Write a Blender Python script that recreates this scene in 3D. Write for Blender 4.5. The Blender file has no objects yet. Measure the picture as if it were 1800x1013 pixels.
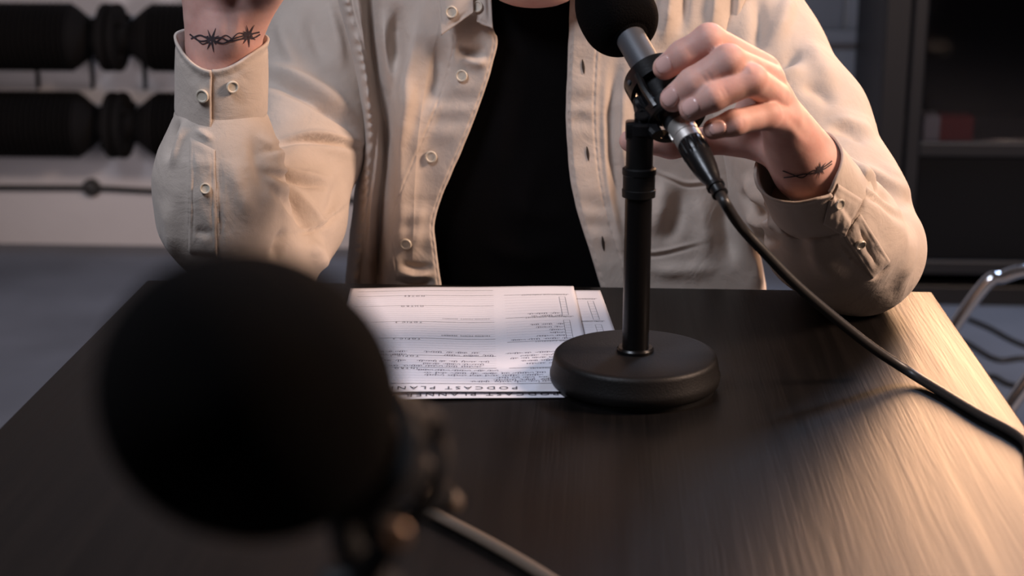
import bpy, bmesh, math, random
import numpy as np
from mathutils import Vector, Matrix
from mathutils.bvhtree import BVHTree

# ------------------------------------------------------------------ camera, world, lights, exposure
random.seed(7)
RNG = np.random.default_rng(7)
SC = bpy.context.scene
COL = SC.collection
W_, H_ = 1800.0, 1013.0
FPX = 2900.0
PITCH = math.radians(15.74)
YAW = math.radians(3.09)
TABLE_Z = 0.74
CAM = np.array([0.0, 0.0, TABLE_Z + 0.425])
cam_d = bpy.data.cameras.new('camera'); cam = bpy.data.objects.new('camera', cam_d); COL.objects.link(cam)
cam.location = CAM
cam.rotation_euler = (math.pi/2 - PITCH, 0, YAW)
cam_d.sensor_width = 36.0
cam_d.lens = FPX / W_ * 36.0
cam_d.clip_start = 0.02
cam_d.dof.use_dof = True
cam_d.dof.focus_distance = 1.40
cam_d.dof.aperture_fstop = 6.2
SC.camera = cam

world = bpy.data.worlds.new('world'); SC.world = world; world.use_nodes = True
world.node_tree.nodes['Background'].inputs[0].default_value = (0.35, 0.42, 0.6, 1)
world.node_tree.nodes['Background'].inputs[1].default_value = 0.02

def area(name, loc, target, size, energy, color, size_y=None, spread=180):
    d = bpy.data.lights.new(name, 'AREA'); d.energy = energy; d.color = color
    d.size = size
    if size_y: d.shape = 'RECTANGLE'; d.size_y = size_y
    d.spread = math.radians(spread)
    o = bpy.data.objects.new(name, d); COL.objects.link(o); o.location = loc
    o.rotation_euler = (Vector(target) - Vector(loc)).to_track_quat('-Z', 'Y').to_euler()
    return o
area('warm_key_lamp', (1.85, 1.10, 2.05), (0.0, 1.5, 0.9), 0.50, 82, (1.0, 0.70, 0.53))
area('warm_back_lamp', (0.70, 2.65, 1.24), (0.20, 1.2, 0.74), 0.36, 7.8, (1.0, 0.55, 0.30), size_y=0.6, spread=120)
area('cool_fill_light', (-0.95, 0.35, 2.55), (-0.1, 1.45, 0.8), 0.6, 32, (0.80, 0.86, 1.0))  # unseen cool fill from the upper left; the room has no window
area('wall_wash_fill', (-1.75, 3.1, 0.55), (-0.9, 4.5, 0.45), 0.4, 1.6, (1.0, 0.86, 0.88), spread=90)  # added out-of-view fill that brightens the lower left back wall
area('cool_ceiling_light', (1.2, 3.4, 2.9), (1.1, 3.5, 0.0), 0.6, 42, (0.54, 0.70, 1.0))

vs = SC.view_settings
vs.view_transform = 'Standard'; vs.look = 'None'; vs.gamma = 1.0; vs.use_curve_mapping = False
vs.exposure = -0.12

# ------------------------------------------------------------------ projection helpers
RGT = np.array([math.cos(YAW), math.sin(YAW), 0.0])
FWD = np.array([-math.sin(YAW)*math.cos(PITCH), math.cos(YAW)*math.cos(PITCH), -math.sin(PITCH)])
UPV = np.cross(RGT, FWD)
def ray(px, py):
    px = np.asarray(px, float); py = np.asarray(py, float)
    a = (px - W_/2)/FPX; b = (H_/2 - py)/FPX
    return FWD + a[..., None]*RGT + b[..., None]*UPV
def PY(px, py, Y):                      # pixel -> point on the plane y = Y
    r = ray(px, py); return CAM + r*(np.asarray(Y, float)/r[..., 1])[..., None]
def PZ(px, py, Z=TABLE_Z):              # pixel -> point on the plane z = Z
    r = ray(px, py); return CAM + r*((Z - CAM[2])/r[..., 2])[..., None]
def proj(P):
    q = np.asarray(P) - CAM
    d = q @ FWD
    return W_/2 + FPX*(q @ RGT)/d, H_/2 - FPX*(q @ UPV)/d, d

# ------------------------------------------------------------------ materials
def nodes_of(m): return m.node_tree.nodes, m.node_tree.links
def mat(name, col, rough=0.5, metal=0.0, bump=0.0, bscale=200.0, var=0.0, vscale=6.0, sheen=0.0, spec=0.5,
        stretch=(1, 1, 1), sss=0.0, coat=0.0, detail=3.0, bdist=0.001):
    m = bpy.data.materials.new(name); m.use_nodes = True
    N, L = nodes_of(m); b = N['Principled BSDF']
    b.inputs['Base Color'].default_value = (*col, 1)
    b.inputs['Roughness'].default_value = rough
    b.inputs['Metallic'].default_value = metal
    b.inputs['Specular IOR Level'].default_value = spec
    b.inputs['Sheen Weight'].default_value = sheen
    b.inputs['Sheen Roughness'].default_value = 0.4
    b.inputs['Coat Weight'].default_value = coat
    if sss:
        b.inputs['Subsurface Weight'].default_value = sss
        b.inputs['Subsurface Radius'].default_value = (1.0, 0.35, 0.2)
        b.inputs['Subsurface Scale'].default_value = 0.004
    if bump or var:
        tc = N.new('ShaderNodeTexCoord'); mp = N.new('ShaderNodeMapping')
        mp.inputs['Scale'].default_value = stretch
        L.new(tc.outputs['Object'], mp.inputs['Vector'])
        if bump:
            nz = N.new('ShaderNodeTexNoise'); nz.inputs['Scale'].default_value = bscale; nz.inputs['Detail'].default_value = detail
            L.new(mp.outputs[0], nz.inputs['Vector'])
            bp = N.new('ShaderNodeBump'); bp.inputs['Strength'].default_value = bump; bp.inputs['Distance'].default_value = bdist
            L.new(nz.outputs['Fac'], bp.inputs['Height']); L.new(bp.outputs[0], b.inputs['Normal'])
        if var:
            n2 = N.new('ShaderNodeTexNoise'); n2.inputs['Scale'].default_value = vscale; n2.inputs['Detail'].default_value = 5
            L.new(mp.outputs[0], n2.inputs['Vector'])
            rp = N.new('ShaderNodeValToRGB')
            rp.color_ramp.elements[0].position = 0.3; rp.color_ramp.elements[1].position = 0.7
            rp.color_ramp.elements[0].color = (*[c*(1-var) for c in col], 1)
            rp.color_ramp.elements[1].color = (*[min(1, c*(1+var)) for c in col], 1)
            L.new(n2.outputs['Fac'], rp.inputs[0]); L.new(rp.outputs[0], b.inputs['Base Color'])
    return m

def wood_mat():
    m = bpy.data.materials.new('black_brown_wood'); m.use_nodes = True
    N, L = nodes_of(m); b = N['Principled BSDF']
    tc = N.new('ShaderNodeTexCoord'); mp = N.new('ShaderNodeMapping'); mp.inputs['Scale'].default_value = (90, 3.2, 20)
    L.new(tc.outputs['Object'], mp.inputs['Vector'])
    wn = N.new('ShaderNodeTexNoise'); wn.inputs['Scale'].default_value = 1.0; wn.inputs['Detail'].default_value = 6; wn.inputs['Distortion'].default_value = 0.6
    L.new(mp.outputs[0], wn.inputs['Vector'])
    rp = N.new('ShaderNodeValToRGB')
    rp.color_ramp.elements[0].position = 0.35; rp.color_ramp.elements[0].color = (0.0030, 0.0025, 0.0024, 1)
    rp.color_ramp.elements[1].position = 0.75; rp.color_ramp.elements[1].color = (0.0065, 0.0050, 0.0044, 1)
    L.new(wn.outputs['Fac'], rp.inputs[0]); L.new(rp.outputs[0], b.inputs['Base Color'])
    rr = N.new('ShaderNodeMapRange'); rr.inputs[1].default_value = 0.3; rr.inputs[2].default_value = 0.7
    rr.inputs[3].default_value = 0.37; rr.inputs[4].default_value = 0.44
    L.new(wn.outputs['Fac'], rr.inputs[0]); L.new(rr.outputs[0], b.inputs['Roughness'])
    mp2 = N.new('ShaderNodeMapping'); mp2.inputs['Scale'].default_value = (420, 14, 20)
    L.new(tc.outputs['Object'], mp2.inputs['Vector'])
    w2 = N.new('ShaderNodeTexNoise'); w2.inputs['Scale'].default_value = 1.0; w2.inputs['Detail'].default_value = 3
    L.new(mp2.outputs[0], w2.inputs['Vector'])
    ad = N.new('ShaderNodeMath'); ad.operation = 'ADD'
    L.new(wn.outputs['Fac'], ad.inputs[0]); L.new(w2.outputs['Fac'], ad.inputs[1])
    bp = N.new('ShaderNodeBump'); bp.inputs['Strength'].default_value = 0.22; bp.inputs['Distance'].default_value = 0.0009
    L.new(ad.outputs[0], bp.inputs['Height']); L.new(bp.outputs[0], b.inputs['Normal'])
    b.inputs['Specular IOR Level'].default_value = 0.24
    return m

def cloth_mat(name, col, wear=0.05):
    m = bpy.data.materials.new(name); m.use_nodes = True
    N, L = nodes_of(m); b = N['Principled BSDF']
    tc = N.new('ShaderNodeTexCoord')
    nz = N.new('ShaderNodeTexNoise'); nz.inputs['Scale'].default_value = 28; nz.inputs['Detail'].default_value = 6
    L.new(tc.outputs['Object'], nz.inputs['Vector'])
    rp = N.new('ShaderNodeValToRGB')
    rp.color_ramp.elements[0].position = 0.3; rp.color_ramp.elements[1].position = 0.7
    rp.color_ramp.elements[0].color = (*[c*(1-wear) for c in col], 1); rp.color_ramp.elements[1].color = (*[c*(1+wear) for c in col], 1)
    L.new(nz.outputs['Fac'], rp.inputs[0]); L.new(rp.outputs[0], b.inputs['Base Color'])
    b.inputs['Roughness'].default_value = 0.85; b.inputs['Specular IOR Level'].default_value = 0.25
    b.inputs['Sheen Weight'].default_value = 0.12; b.inputs['Sheen Roughness'].default_value = 0.5
    w = N.new('ShaderNodeTexNoise'); w.inputs['Scale'].default_value = 900; w.inputs['Detail'].default_value = 2
    L.new(tc.outputs['Object'], w.inputs['Vector'])
    n3 = N.new('ShaderNodeTexNoise'); n3.inputs['Scale'].default_value = 70; n3.inputs['Detail'].default_value = 3
    L.new(tc.outputs['Object'], n3.inputs['Vector'])
    b1 = N.new('ShaderNodeBump'); b1.inputs['Strength'].default_value = 0.25; b1.inputs['Distance'].default_value = 0.0006
    L.new(w.outputs['Fac'], b1.inputs['Height'])
    b2 = N.new('ShaderNodeBump'); b2.inputs['Strength'].default_value = 0.35; b2.inputs['Distance'].default_value = 0.0022
    L.new(n3.outputs['Fac'], b2.inputs['Height']); L.new(b1.outputs[0], b2.inputs['Normal'])
    n4 = N.new('ShaderNodeTexNoise'); n4.inputs['Scale'].default_value = 24; n4.inputs['Detail'].default_value = 4; n4.inputs['Distortion'].default_value = 1.2
    L.new(tc.outputs['Object'], n4.inputs['Vector'])
    b3 = N.new('ShaderNodeBump'); b3.inputs['Strength'].default_value = 0.30; b3.inputs['Distance'].default_value = 0.006
    L.new(n4.outputs['Fac'], b3.inputs['Height']); L.new(b2.outputs[0], b3.inputs['Normal'])
    L.new(b3.outputs[0], b.inputs['Normal'])
    return m

def skin_mat():
    m = bpy.data.materials.new('skin'); m.use_nodes = True
    N, L = nodes_of(m); b = N['Principled BSDF']
    tc = N.new('ShaderNodeTexCoord')
    nz = N.new('ShaderNodeTexNoise'); nz.inputs['Scale'].default_value = 45; nz.inputs['Detail'].default_value = 5
    L.new(tc.outputs['Object'], nz.inputs['Vector'])
    rp = N.new('ShaderNodeValToRGB')
    rp.color_ramp.elements[0].position = 0.3; rp.color_ramp.elements[1].position = 0.7
    rp.color_ramp.elements[0].color = (0.60, 0.315, 0.265, 1); rp.color_ramp.elements[1].color = (0.72, 0.44, 0.37, 1)
    L.new(nz.outputs['Fac'], rp.inputs[0]); L.new(rp.outputs[0], b.inputs['Base Color'])
    b.inputs['Roughness'].default_value = 0.58; b.inputs['Specular IOR Level'].default_value = 0.35
    b.inputs['Subsurface Weight'].default_value = 0.25
    b.inputs['Subsurface Radius'].default_value = (1.0, 0.35, 0.2); b.inputs['Subsurface Scale'].default_value = 0.004
    n2 = N.new('ShaderNodeTexNoise'); n2.inputs['Scale'].default_value = 420; n2.inputs['Detail'].default_value = 3
    L.new(tc.outputs['Object'], n2.inputs['Vector'])
    bp = N.new('ShaderNodeBump'); bp.inputs['Strength'].default_value = 0.18; bp.inputs['Distance'].default_value = 0.0006
    L.new(n2.outputs['Fac'], bp.inputs['Height']); L.new(bp.outputs[0], b.inputs['Normal'])
    return m

def tint_mat():
    m = bpy.data.materials.new('tinted_glass'); m.use_nodes = True
    N, L = nodes_of(m); N.remove(N['Principled BSDF'])
    tr = N.new('ShaderNodeBsdfTransparent'); tr.inputs[0].default_value = (0.62, 0.62, 0.66, 1)
    gl = N.new('ShaderNodeBsdfGlossy'); gl.inputs['Roughness'].default_value = 0.08
    mx = N.new('ShaderNodeMixShader'); lw = N.new('ShaderNodeFresnel'); lw.inputs[0].default_value = 1.45
    L.new(lw.outputs[0], mx.inputs[0]); L.new(tr.outputs[0], mx.inputs[1]); L.new(gl.outputs[0], mx.inputs[2])
    L.new(mx.outputs[0], N['Material Output'].inputs[0]); return m

M = dict(
    wood=wood_mat(),
    shirt=cloth_mat('beige_cotton', (0.54, 0.455, 0.39)),
    tee=mat('black_jersey', (0.004, 0.0035, 0.0037), 0.95, bump=0.3, bscale=900, spec=0.06),
    trousers=mat('dark_trousers', (0.02, 0.022, 0.03), 0.9, bump=0.3, bscale=500),
    skin=skin_mat(),
    nail=mat('fingernail', (0.74, 0.45, 0.40), 0.22, spec=0.6, coat=0.4),
    ink=mat('tattoo_ink', (0.05, 0.035, 0.04), 0.6, var=0.4, vscale=300),
    hair=mat('dark_hair', (0.03, 0.018, 0.012), 0.5, bump=0.8, bscale=120, stretch=(1, 1, .1), bdist=0.004),
    lip=mat('lips', (0.5, 0.2, 0.18), 0.45),
    eyew=mat('eye_white', (0.75, 0.72, 0.7), 0.2), iris=mat('iris', (0.08, 0.05, 0.03), 0.2),
    button=mat('pearly_button', (0.62, 0.55, 0.45), 0.25, var=0.08, vscale=200, coat=0.3),
    thread=mat('beige_thread', (0.55, 0.46, 0.37), 0.8, bump=0.2),
    hole=mat('dark_hole', (0.03, 0.02, 0.015), 0.9, bump=.1),
    foam=mat('black_foam', (0.0034, 0.0030, 0.0030), 0.95, bump=0.7, bscale=750, spec=0.03, bdist=0.0015),
    stand=mat('black_powder_coat', (0.006, 0.005, 0.0048), 0.5, bump=0.35, bscale=700, spec=0.25, bdist=0.0006),
    pole=mat('black_satin_tube', (0.0045, 0.004, 0.004), 0.28, bump=0.05, bscale=300, spec=0.3),
    plastic=mat('black_plastic', (0.006, 0.006, 0.0066), 0.3, bump=0.08, bscale=400, spec=0.4),
    rubber=mat('black_rubber', (0.006, 0.0056, 0.0056), 0.5, bump=0.1, bscale=300, spec=0.22),
    micbody=mat('dark_grey_metal', (0.075, 0.078, 0.088), 0.5, 0.3, bump=0.1, bscale=800),
    bronze=mat('warm_screw_metal', (0.30, 0.20, 0.14), 0.45, 0.6, bump=.05),
    silver=mat('brushed_nickel', (0.66, 0.62, 0.58), 0.42, 0.75, bump=0.1, bscale=600),
    chrome=mat('chrome', (0.7, 0.72, 0.76), 0.12, 1.0, bump=0.02, bscale=50),
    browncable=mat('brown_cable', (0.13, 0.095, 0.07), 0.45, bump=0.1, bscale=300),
    dullblack=mat('dull_black_plastic', (0.004, 0.004, 0.0045), 0.6, bump=0.1, bscale=300, spec=0.25),
    cable=mat('black_cable', (0.02, 0.018, 0.017), 0.42, bump=0.1, bscale=300),
    paper=mat('white_paper', (0.72, 0.70, 0.75), 0.8, bump=0.08, bscale=500),
    print=mat('printed_black', (0.06, 0.055, 0.07), 0.8, bump=.05),
    printgrey=mat('printed_grey', (0.5, 0.49, 0.54), 0.8, bump=.05),
    pen=mat('pen_ink', (0.12, 0.10, 0.14), 0.7, bump=.05),
    wall=mat('painted_plaster', (0.56, 0.54, 0.55), 0.85, bump=0.4, bscale=30, var=0.05, vscale=2.5, bdist=0.004),
    iron=mat('black_cast_iron', (0.007, 0.0062, 0.006), 0.8, bump=0.4, bscale=80, spec=0.1),
    concrete=mat('grey_concrete_floor', (0.135, 0.145, 0.17), 0.65, bump=0.3, bscale=40, var=0.25, vscale=2.2, bdist=0.003),
    darkwall=mat('dark_plaster', (0.10, 0.10, 0.11), 0.9, bump=0.3, bscale=30, bdist=0.004),
    ceil=mat('ceiling_paint', (0.12, 0.12, 0.125), 0.9, bump=0.2, bscale=30),
    frame=mat('dark_grey_steel', (0.010, 0.010, 0.012), 0.5, bump=0.1, bscale=60),
    glass=mat('dark_glass', (0.004, 0.004, 0.0045), 0.25, bump=0.02, bscale=5, spec=0.3),
    tint=tint_mat(),
    panel=mat('painted_block', (0.40, 0.41, 0.46), 0.8, bump=0.3, bscale=40, var=0.06, vscale=4, bdist=0.003),
    white=mat('white_card', (0.55, 0.55, 0.55), 0.6, bump=.05), red=mat('red_card', (0.30, 0.03, 0.03), 0.6, bump=.05),
    gum=mat('rubber_foot', (0.01, 0.01, 0.01), 0.7, bump=0.2, bscale=200),
)

# ------------------------------------------------------------------ object helpers
def link(name, me, m=None, parent=None, smooth=True):
    if m is not None and not me.materials: me.materials.append(m)
    if smooth: me.polygons.foreach_set('use_smooth', np.ones(len(me.polygons), bool))
    o = bpy.data.objects.new(name, me); COL.objects.link(o)
    if parent is not None: o.parent = parent
    return o
def mesh_np(V, F, name='mesh'):
    me = bpy.data.meshes.new(name)
    V = np.asarray(V, np.float32); 
    if isinstance(F, np.ndarray):
        k = F.shape[1]; n = len(F)
        me.vertices.add(len(V)); me.vertices.foreach_set('co', V.ravel())
        me.loops.add(n*k); me.loops.foreach_set('vertex_index', F.astype(np.int32).ravel())
        me.polygons.add(n); me.polygons.foreach_set('loop_start', np.arange(0, n*k, k, dtype=np.int32))
        me.update(calc_edges=True); me.validate()
    else:
        me.from_pydata([tuple(v) for v in V], [], F); me.update()
    return me
def empty(name, loc=(0, 0, 0), parent=None):
    o = bpy.data.objects.new(name, None); COL.objects.link(o); o.location = loc; o.empty_display_size = 0.05
    if parent is not None: o.parent = parent
    return o
def tag(o, label=None, cat=None, group=None, kind=None):
    if label: o['label'] = label
    if cat: o['category'] = cat
    if group: o['group'] = group
    if kind: o['kind'] = kind
    return o
class MB:
    """collects shapes for ONE mesh"""
    def __init__(s): s.V = []; s.F = []; s.n = 0
    def add(s, V, F):
        s.V.append(np.asarray(V, float).reshape(-1, 3)); s.F += [tuple(i + s.n for i in f) for f in F]; s.n += len(s.V[-1])
    def box(s, lo, hi, bev=0.0, mtx=None):
        bm = bmesh.new(); bmesh.ops.create_cube(bm, size=1)
        lo = Vector(lo); hi = Vector(hi)
        for v in bm.verts: v.co = Vector([lo[i] + (v.co[i]+.5)*(hi[i]-lo[i]) for i in range(3)])
        if bev: bmesh.ops.bevel(bm, geom=bm.edges[:], offset=bev, segments=2, affect='EDGES', profile=0.5)
        if mtx is not None: bm.transform(mtx)
        bm.verts.index_update()
        s.add([v.co[:] for v in bm.verts], [[v.index for v in f.verts] for f in bm.faces]); bm.free()
    def lathe(s, prof, origin=(0, 0, 0), axis=(0, 0, 1), seg=48, cap=True):
        R = Vector(axis).normalized().to_track_quat('Z', 'X').to_matrix(); O = Vector(origin)
        V = []; F = []; n = len(prof)
        for i in range(seg):
            a = 2*math.pi*i/seg; c, sn = math.cos(a), math.sin(a)
            for r, z in prof: V.append((O + R @ Vector((r*c, r*sn, z)))[:])
        for i in range(seg):
            j = (i+1) % seg
            for k in range(n-1): F.append((i*n+k, j*n+k, j*n+k+1, i*n+k+1))
        if cap:
            if prof[0][0] > 1e-6: F.append([i*n for i in range(seg)][::-1])
            if prof[-1][0] > 1e-6: F.append([i*n+n-1 for i in range(seg)])
        s.add(V, F)
    def tube(s, pts, r, seg=12, cap=True, closed=False, flat=None):
        P = np.asarray(pts, float); n = len(P)
        rr = np.full(n, r) if np.isscalar(r) else np.asarray(r, float)
        T = np.gradient(P, axis=0) if not closed else (np.roll(P, -1, 0) - np.roll(P, 1, 0))
        T /= np.linalg.norm(T, axis=1)[:, None] + 1e-12
        u = np.cross(T[0], [0.12, 0.31, 0.94]); u /= np.linalg.norm(u)
        V = []; 
        for i in range(n):
            u = u - T[i]*np.dot(u, T[i]); u /= np.linalg.norm(u); w = np.cross(T[i], u)
            for k in range(seg):
                a = 2*math.pi*k/seg; V.append(P[i] + rr[i]*(math.cos(a)*u + math.sin(a)*w))
        F = []
        m = n if closed else n-1
        for i in range(m):
            j = (i+1) % n
            for k in range(seg): F.append((i*seg+k, i*seg+(k+1) % seg, j*seg+(k+1) % seg, j*seg+k))
        if cap and not closed:
            F.append(list(range(seg))[::-1]); F.append([(n-1)*seg+k for k in range(seg)])
        s.add(V, F)
    def build(s, name, m, parent=None, smooth=True, sharp=35):
        me = bpy.data.meshes.new(name); me.from_pydata([tuple(v) for v in np.vstack(s.V)], [], s.F); me.update()
        o = link(name, me, m, parent, smooth)
        if smooth and sharp:
            try: me.set_sharp_from_angle(angle=math.radians(sharp))
            except Exception: pass
        return o
def catmull(pts, n=12):
    P = np.asarray(pts, float); P = np.vstack([2*P[0]-P[1], P, 2*P[-1]-P[-2]]); out = []
    for i in range(1, len(P)-2):
        for t in np.linspace(0, 1, n, endpoint=False):
            a, b, c, d = P[i-1], P[i], P[i+1], P[i+2]
            out.append(0.5*((2*b) + (-a+c)*t + (2*a-5*b+4*c-d)*t*t + (-a+3*b-3*c+d)*t**3))
    out.append(P[-2]); return np.array(out)

# ------------------------------------------------------------------ signed-distance modelling
def cone(P, a, b, ra, rb):
    a = np.asarray(a, np.float32); b = np.asarray(b, np.float32); ab = b - a
    q = P - a
    t = np.clip((q @ ab)/float(ab @ ab), 0, 1)
    return np.sqrt(((q - t[..., None]*ab)**2).sum(-1)) - (ra + t*(rb-ra))
def ell(P, c, r, R=None):
    q = P - np.asarray(c, np.float32)
    if R is not None: q = q @ np.asarray(R, np.float32)      # rows world -> local columns
    r = np.asarray(r, np.float32)
    k0 = np.sqrt(((q/r)**2).sum(-1)); k1 = np.sqrt(((q/(r*r))**2).sum(-1)) + 1e-9
    return k0*(k0-1)/k1
def smin(a, b, k):
    h = np.clip(0.5 + 0.5*(b-a)/k, 0, 1)
    return b + (a-b)*h - k*h*(1-h)
def nets(f, lo, hi, h):
    lo = np.asarray(lo, np.float32); n = np.ceil((np.asarray(hi)-lo)/h).astype(int) + 1
    ax = [lo[i] + h*np.arange(n[i], dtype=np.float32) for i in range(3)]
    V = np.empty(tuple(n), np.float32)
    yy, zz = np.meshgrid(ax[1], ax[2], indexing='ij')
    step = max(1, int(600000/(n[1]*n[2])))
    for i in range(0, n[0], step):
        xs = ax[0][i:i+step]
        P = np.empty((len(xs), n[1], n[2], 3), np.float32)
        P[..., 0] = xs[:, None, None]; P[..., 1] = yy; P[..., 2] = zz
        V[i:i+step] = f(P)
    S = V < 0
    c = sum(S[a:n[0]-1+a, b:n[1]-1+b, d:n[2]-1+d].astype(np.uint8) for a in (0, 1) for b in (0, 1) for d in (0, 1))
    act = (c > 0) & (c < 8)
    idx = np.full(act.shape, -1, np.int64); ci = np.argwhere(act); idx[act] = np.arange(len(ci))
    acc = np.zeros((len(ci), 3)); cnt = np.zeros(len(ci))
    for axis in range(3):
        o1, o2 = (axis+1) % 3, (axis+2) % 3
        for u in (0, 1):
            for w in (0, 1):
                a = np.zeros(3, int); a[o1] = u; a[o2] = w; b = a.copy(); b[axis] = 1
                ia = ci + a; ib = ci + b
                va = V[ia[:, 0], ia[:, 1], ia[:, 2]]; vb = V[ib[:, 0], ib[:, 1], ib[:, 2]]
                m = (va < 0) != (vb < 0)
                t = np.where(m, va/np.where(m, va-vb, 1), 0)
                p = a + (b-a)*t[:, None]
                acc += p*m[:, None]; cnt += m
    pos = lo + h*(ci + acc/cnt[:, None])
    quads = []
    for axis in range(3):
        o1, o2 = (axis+1) % 3, (axis+2) % 3
        sl0 = [slice(None)]*3; sl1 = [slice(None)]*3
        sl0[axis] = slice(0, n[axis]-1); sl1[axis] = slice(1, n[axis])
        d = S[tuple(sl0)].astype(np.int8) - S[tuple(sl1)].astype(np.int8)
        e = np.argwhere(d != 0); sg = d[e[:, 0], e[:, 1], e[:, 2]]
        ok = (e[:, o1] > 0) & (e[:, o2] > 0) & (e[:, o1] < n[o1]-1) & (e[:, o2] < n[o2]-1)
        e = e[ok]; sg = sg[ok]
        q = []
        for (u, w) in ((-1, -1), (0, -1), (0, 0), (-1, 0)):
            g = e.copy(); g[:, o1] += u; g[:, o2] += w
            q.append(idx[g[:, 0], g[:, 1], g[:, 2]])
        q = np.stack(q, 1); q[sg < 0] = q[sg < 0][:, ::-1]
        quads.append(q)
    F = np.vstack(quads); F = F[(F >= 0).all(1)]
    return pos, F
def edges_of(F):
    k = F.shape[1]
    E = np.vstack([np.stack([F[:, i], F[:, (i+1) % k]], 1) for i in range(k)])
    E.sort(axis=1); return np.unique(E, axis=0)
def relax(V, F, it=2, lam=0.5):
    E = edges_of(F); V = V.copy()
    deg = np.bincount(E.ravel(), minlength=len(V)).astype(float)[:, None]
    for _ in range(it):
        A = np.zeros_like(V)
        for c in range(3):
            A[:, c] = np.bincount(E[:, 0], V[E[:, 1], c], len(V)) + np.bincount(E[:, 1], V[E[:, 0], c], len(V))
        V += lam*(A/np.maximum(deg, 1) - V)
    return V
def vnormals(V, F):
    d1 = V[F[:, 2]] - V[F[:, 0]]; d2 = V[F[:, 3]] - V[F[:, 1]]
    n = np.cross(d1, d2); out = np.zeros_like(V)
    for k in range(4):
        for c in range(3): out[:, c] += np.bincount(F[:, k], n[:, c], len(V))
    return out/(np.linalg.norm(out, axis=1)[:, None] + 1e-12)

# folds: (polyline in photo pixels, width px, height mm, kind) kind r = ridge, s = step raised on the left of the line's direction
def fold_field(px, py, folds):
    out = np.zeros_like(px)
    for pts, w, amp, kind in folds:
        P = catmull(pts, 6) if len(pts) > 2 else np.asarray(pts, float)
        L = np.r_[0, np.cumsum(np.linalg.norm(np.diff(P, axis=0), axis=1))]
        reach = 5.0*w if kind == 's' else 3.0*w
        sel = np.where((px > P[:, 0].min()-reach) & (px < P[:, 0].max()+reach) & (py > P[:, 1].min()-reach) & (py < P[:, 1].max()+reach))[0]
        if len(sel) == 0: continue
        x = px[sel]; y = py[sel]
        best = np.full(len(sel), 1e9); sgn = np.zeros(len(sel)); tt = np.zeros(len(sel))
        for i in range(len(P)-1):
            a = P[i]; b = P[i+1]; ab = b-a; l2 = ab @ ab + 1e-9
            t = np.clip(((x-a[0])*ab[0] + (y-a[1])*ab[1])/l2, 0, 1)
            dx = x-a[0]-t*ab[0]; dy = y-a[1]-t*ab[1]; d = np.hypot(dx, dy)
            s = np.sign(ab[1]*dx - ab[0]*dy)       # + on the left of travel (image y down)
            m = d < best
            best = np.where(m, d, best); sgn = np.where(m, s, sgn); tt = np.where(m, (L[i]+t*(L[i+1]-L[i]))/L[-1], tt)
        taper = np.clip(np.minimum(tt, 1-tt)/0.40, 0, 1); taper = taper*taper*(3-2*taper)
        endfall = np.exp(-np.clip(best - 2.5*w, 0, None)/w)
        if kind == 'r': f = np.exp(-(best/w)**2)
        else:
            s = best*sgn
            f = 1/(1+np.exp(np.clip(-s/(0.28*w), -40, 40)))*np.exp(-np.clip(s, 0, None)/(1.7*w))
        out[sel] += amp*0.001*f*taper*endfall
    return out
def noise3(P, scale, seed, octaves=2):
    r = np.random.default_rng(seed); out = np.zeros(len(P)); a = 1.0
    for o in range(octaves):
        for k in range(5):
            d = r.normal(size=3); d /= np.linalg.norm(d)
            out += a*np.sin(P @ d*scale*r.uniform(.6, 1.4) + r.uniform(0, 6.28))/5
        scale *= 2.1; a *= 0.5
    return out
def emboss(V, F, folds, noise_amp=0.0012, nscale=60, seed=3, gain=1.0):
    N_ = vnormals(V, F); px, py, d = proj(V)
    view = V - CAM; view /= np.linalg.norm(view, axis=1)[:, None]
    face = np.clip(-(N_*view).sum(1)*4 + 0.4, 0, 1)
    disp = gain*fold_field(px, py, folds)*face + noise_amp*noise3(V, nscale, seed)
    return V + N_*disp[:, None]

# ------------------------------------------------------------------ the room
WALL_Y = 4.52
def slab(name, lo, hi, m, parent=None):
    b = MB(); b.box(lo, hi); o = b.build(name, m, parent, smooth=False)
    if parent is None: o['kind'] = 'structure'
    return o
slab('floor', (-3.6, -2.6, -0.1), (3.4, WALL_Y+.2, 0.0), M['concrete'])
slab('ceiling', (-3.6, -2.6, 3.0), (3.4, WALL_Y+.2, 3.1), M['ceil'])
wall_back = slab('wall_back', (-3.6, WALL_Y, 0), (3.4, WALL_Y+.2, 3.0), M['wall'])
slab('wall_left', (-3.7, -2.6, 0), (-3.5, WALL_Y, 3.0), M['darkwall'])
slab('wall_right', (3.3, -2.6, 0), (3.5, WALL_Y, 3.0), M['darkwall'])
slab('wall_front', (-3.5, -2.7, 0), (3.3, -2.5, 3.0), M['darkwall'])

# painted blocks of the back wall that show beside the cabinet
x0 = float(PY(1380, 80, WALL_Y)[0]); xv = float(PY(1484, 40, WALL_Y)[0]); x1 = float(PY(1600, 80, WALL_Y)[0])
zj = float(PY(1500, 79, WALL_Y)[2])
blk = MB(); blk.box((x0-.35, WALL_Y-.016, zj+.012), (xv-.006, WALL_Y, zj+.62), .004); blk.build('wall_block', M['panel'], wall_back)
blk = MB(); blk.box((xv+.006, WALL_Y-.016, zj+.012), (x1+.2, WALL_Y, zj+.62), .004); blk.build('wall_block', M['panel'], wall_back)
blk = MB(); blk.box((x0-.35, WALL_Y-.016, 0.02), (x1+.2, WALL_Y, zj-.012), .004); blk.build('wall_block', M['panel'], wall_back)
blk = MB(); blk.box((x0-.2, WALL_Y-.05, zj+.010), (x1+.1, WALL_Y-.016, zj+.045), .004); blk.build('wall_ledge', M['panel'], wall_back)

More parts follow.
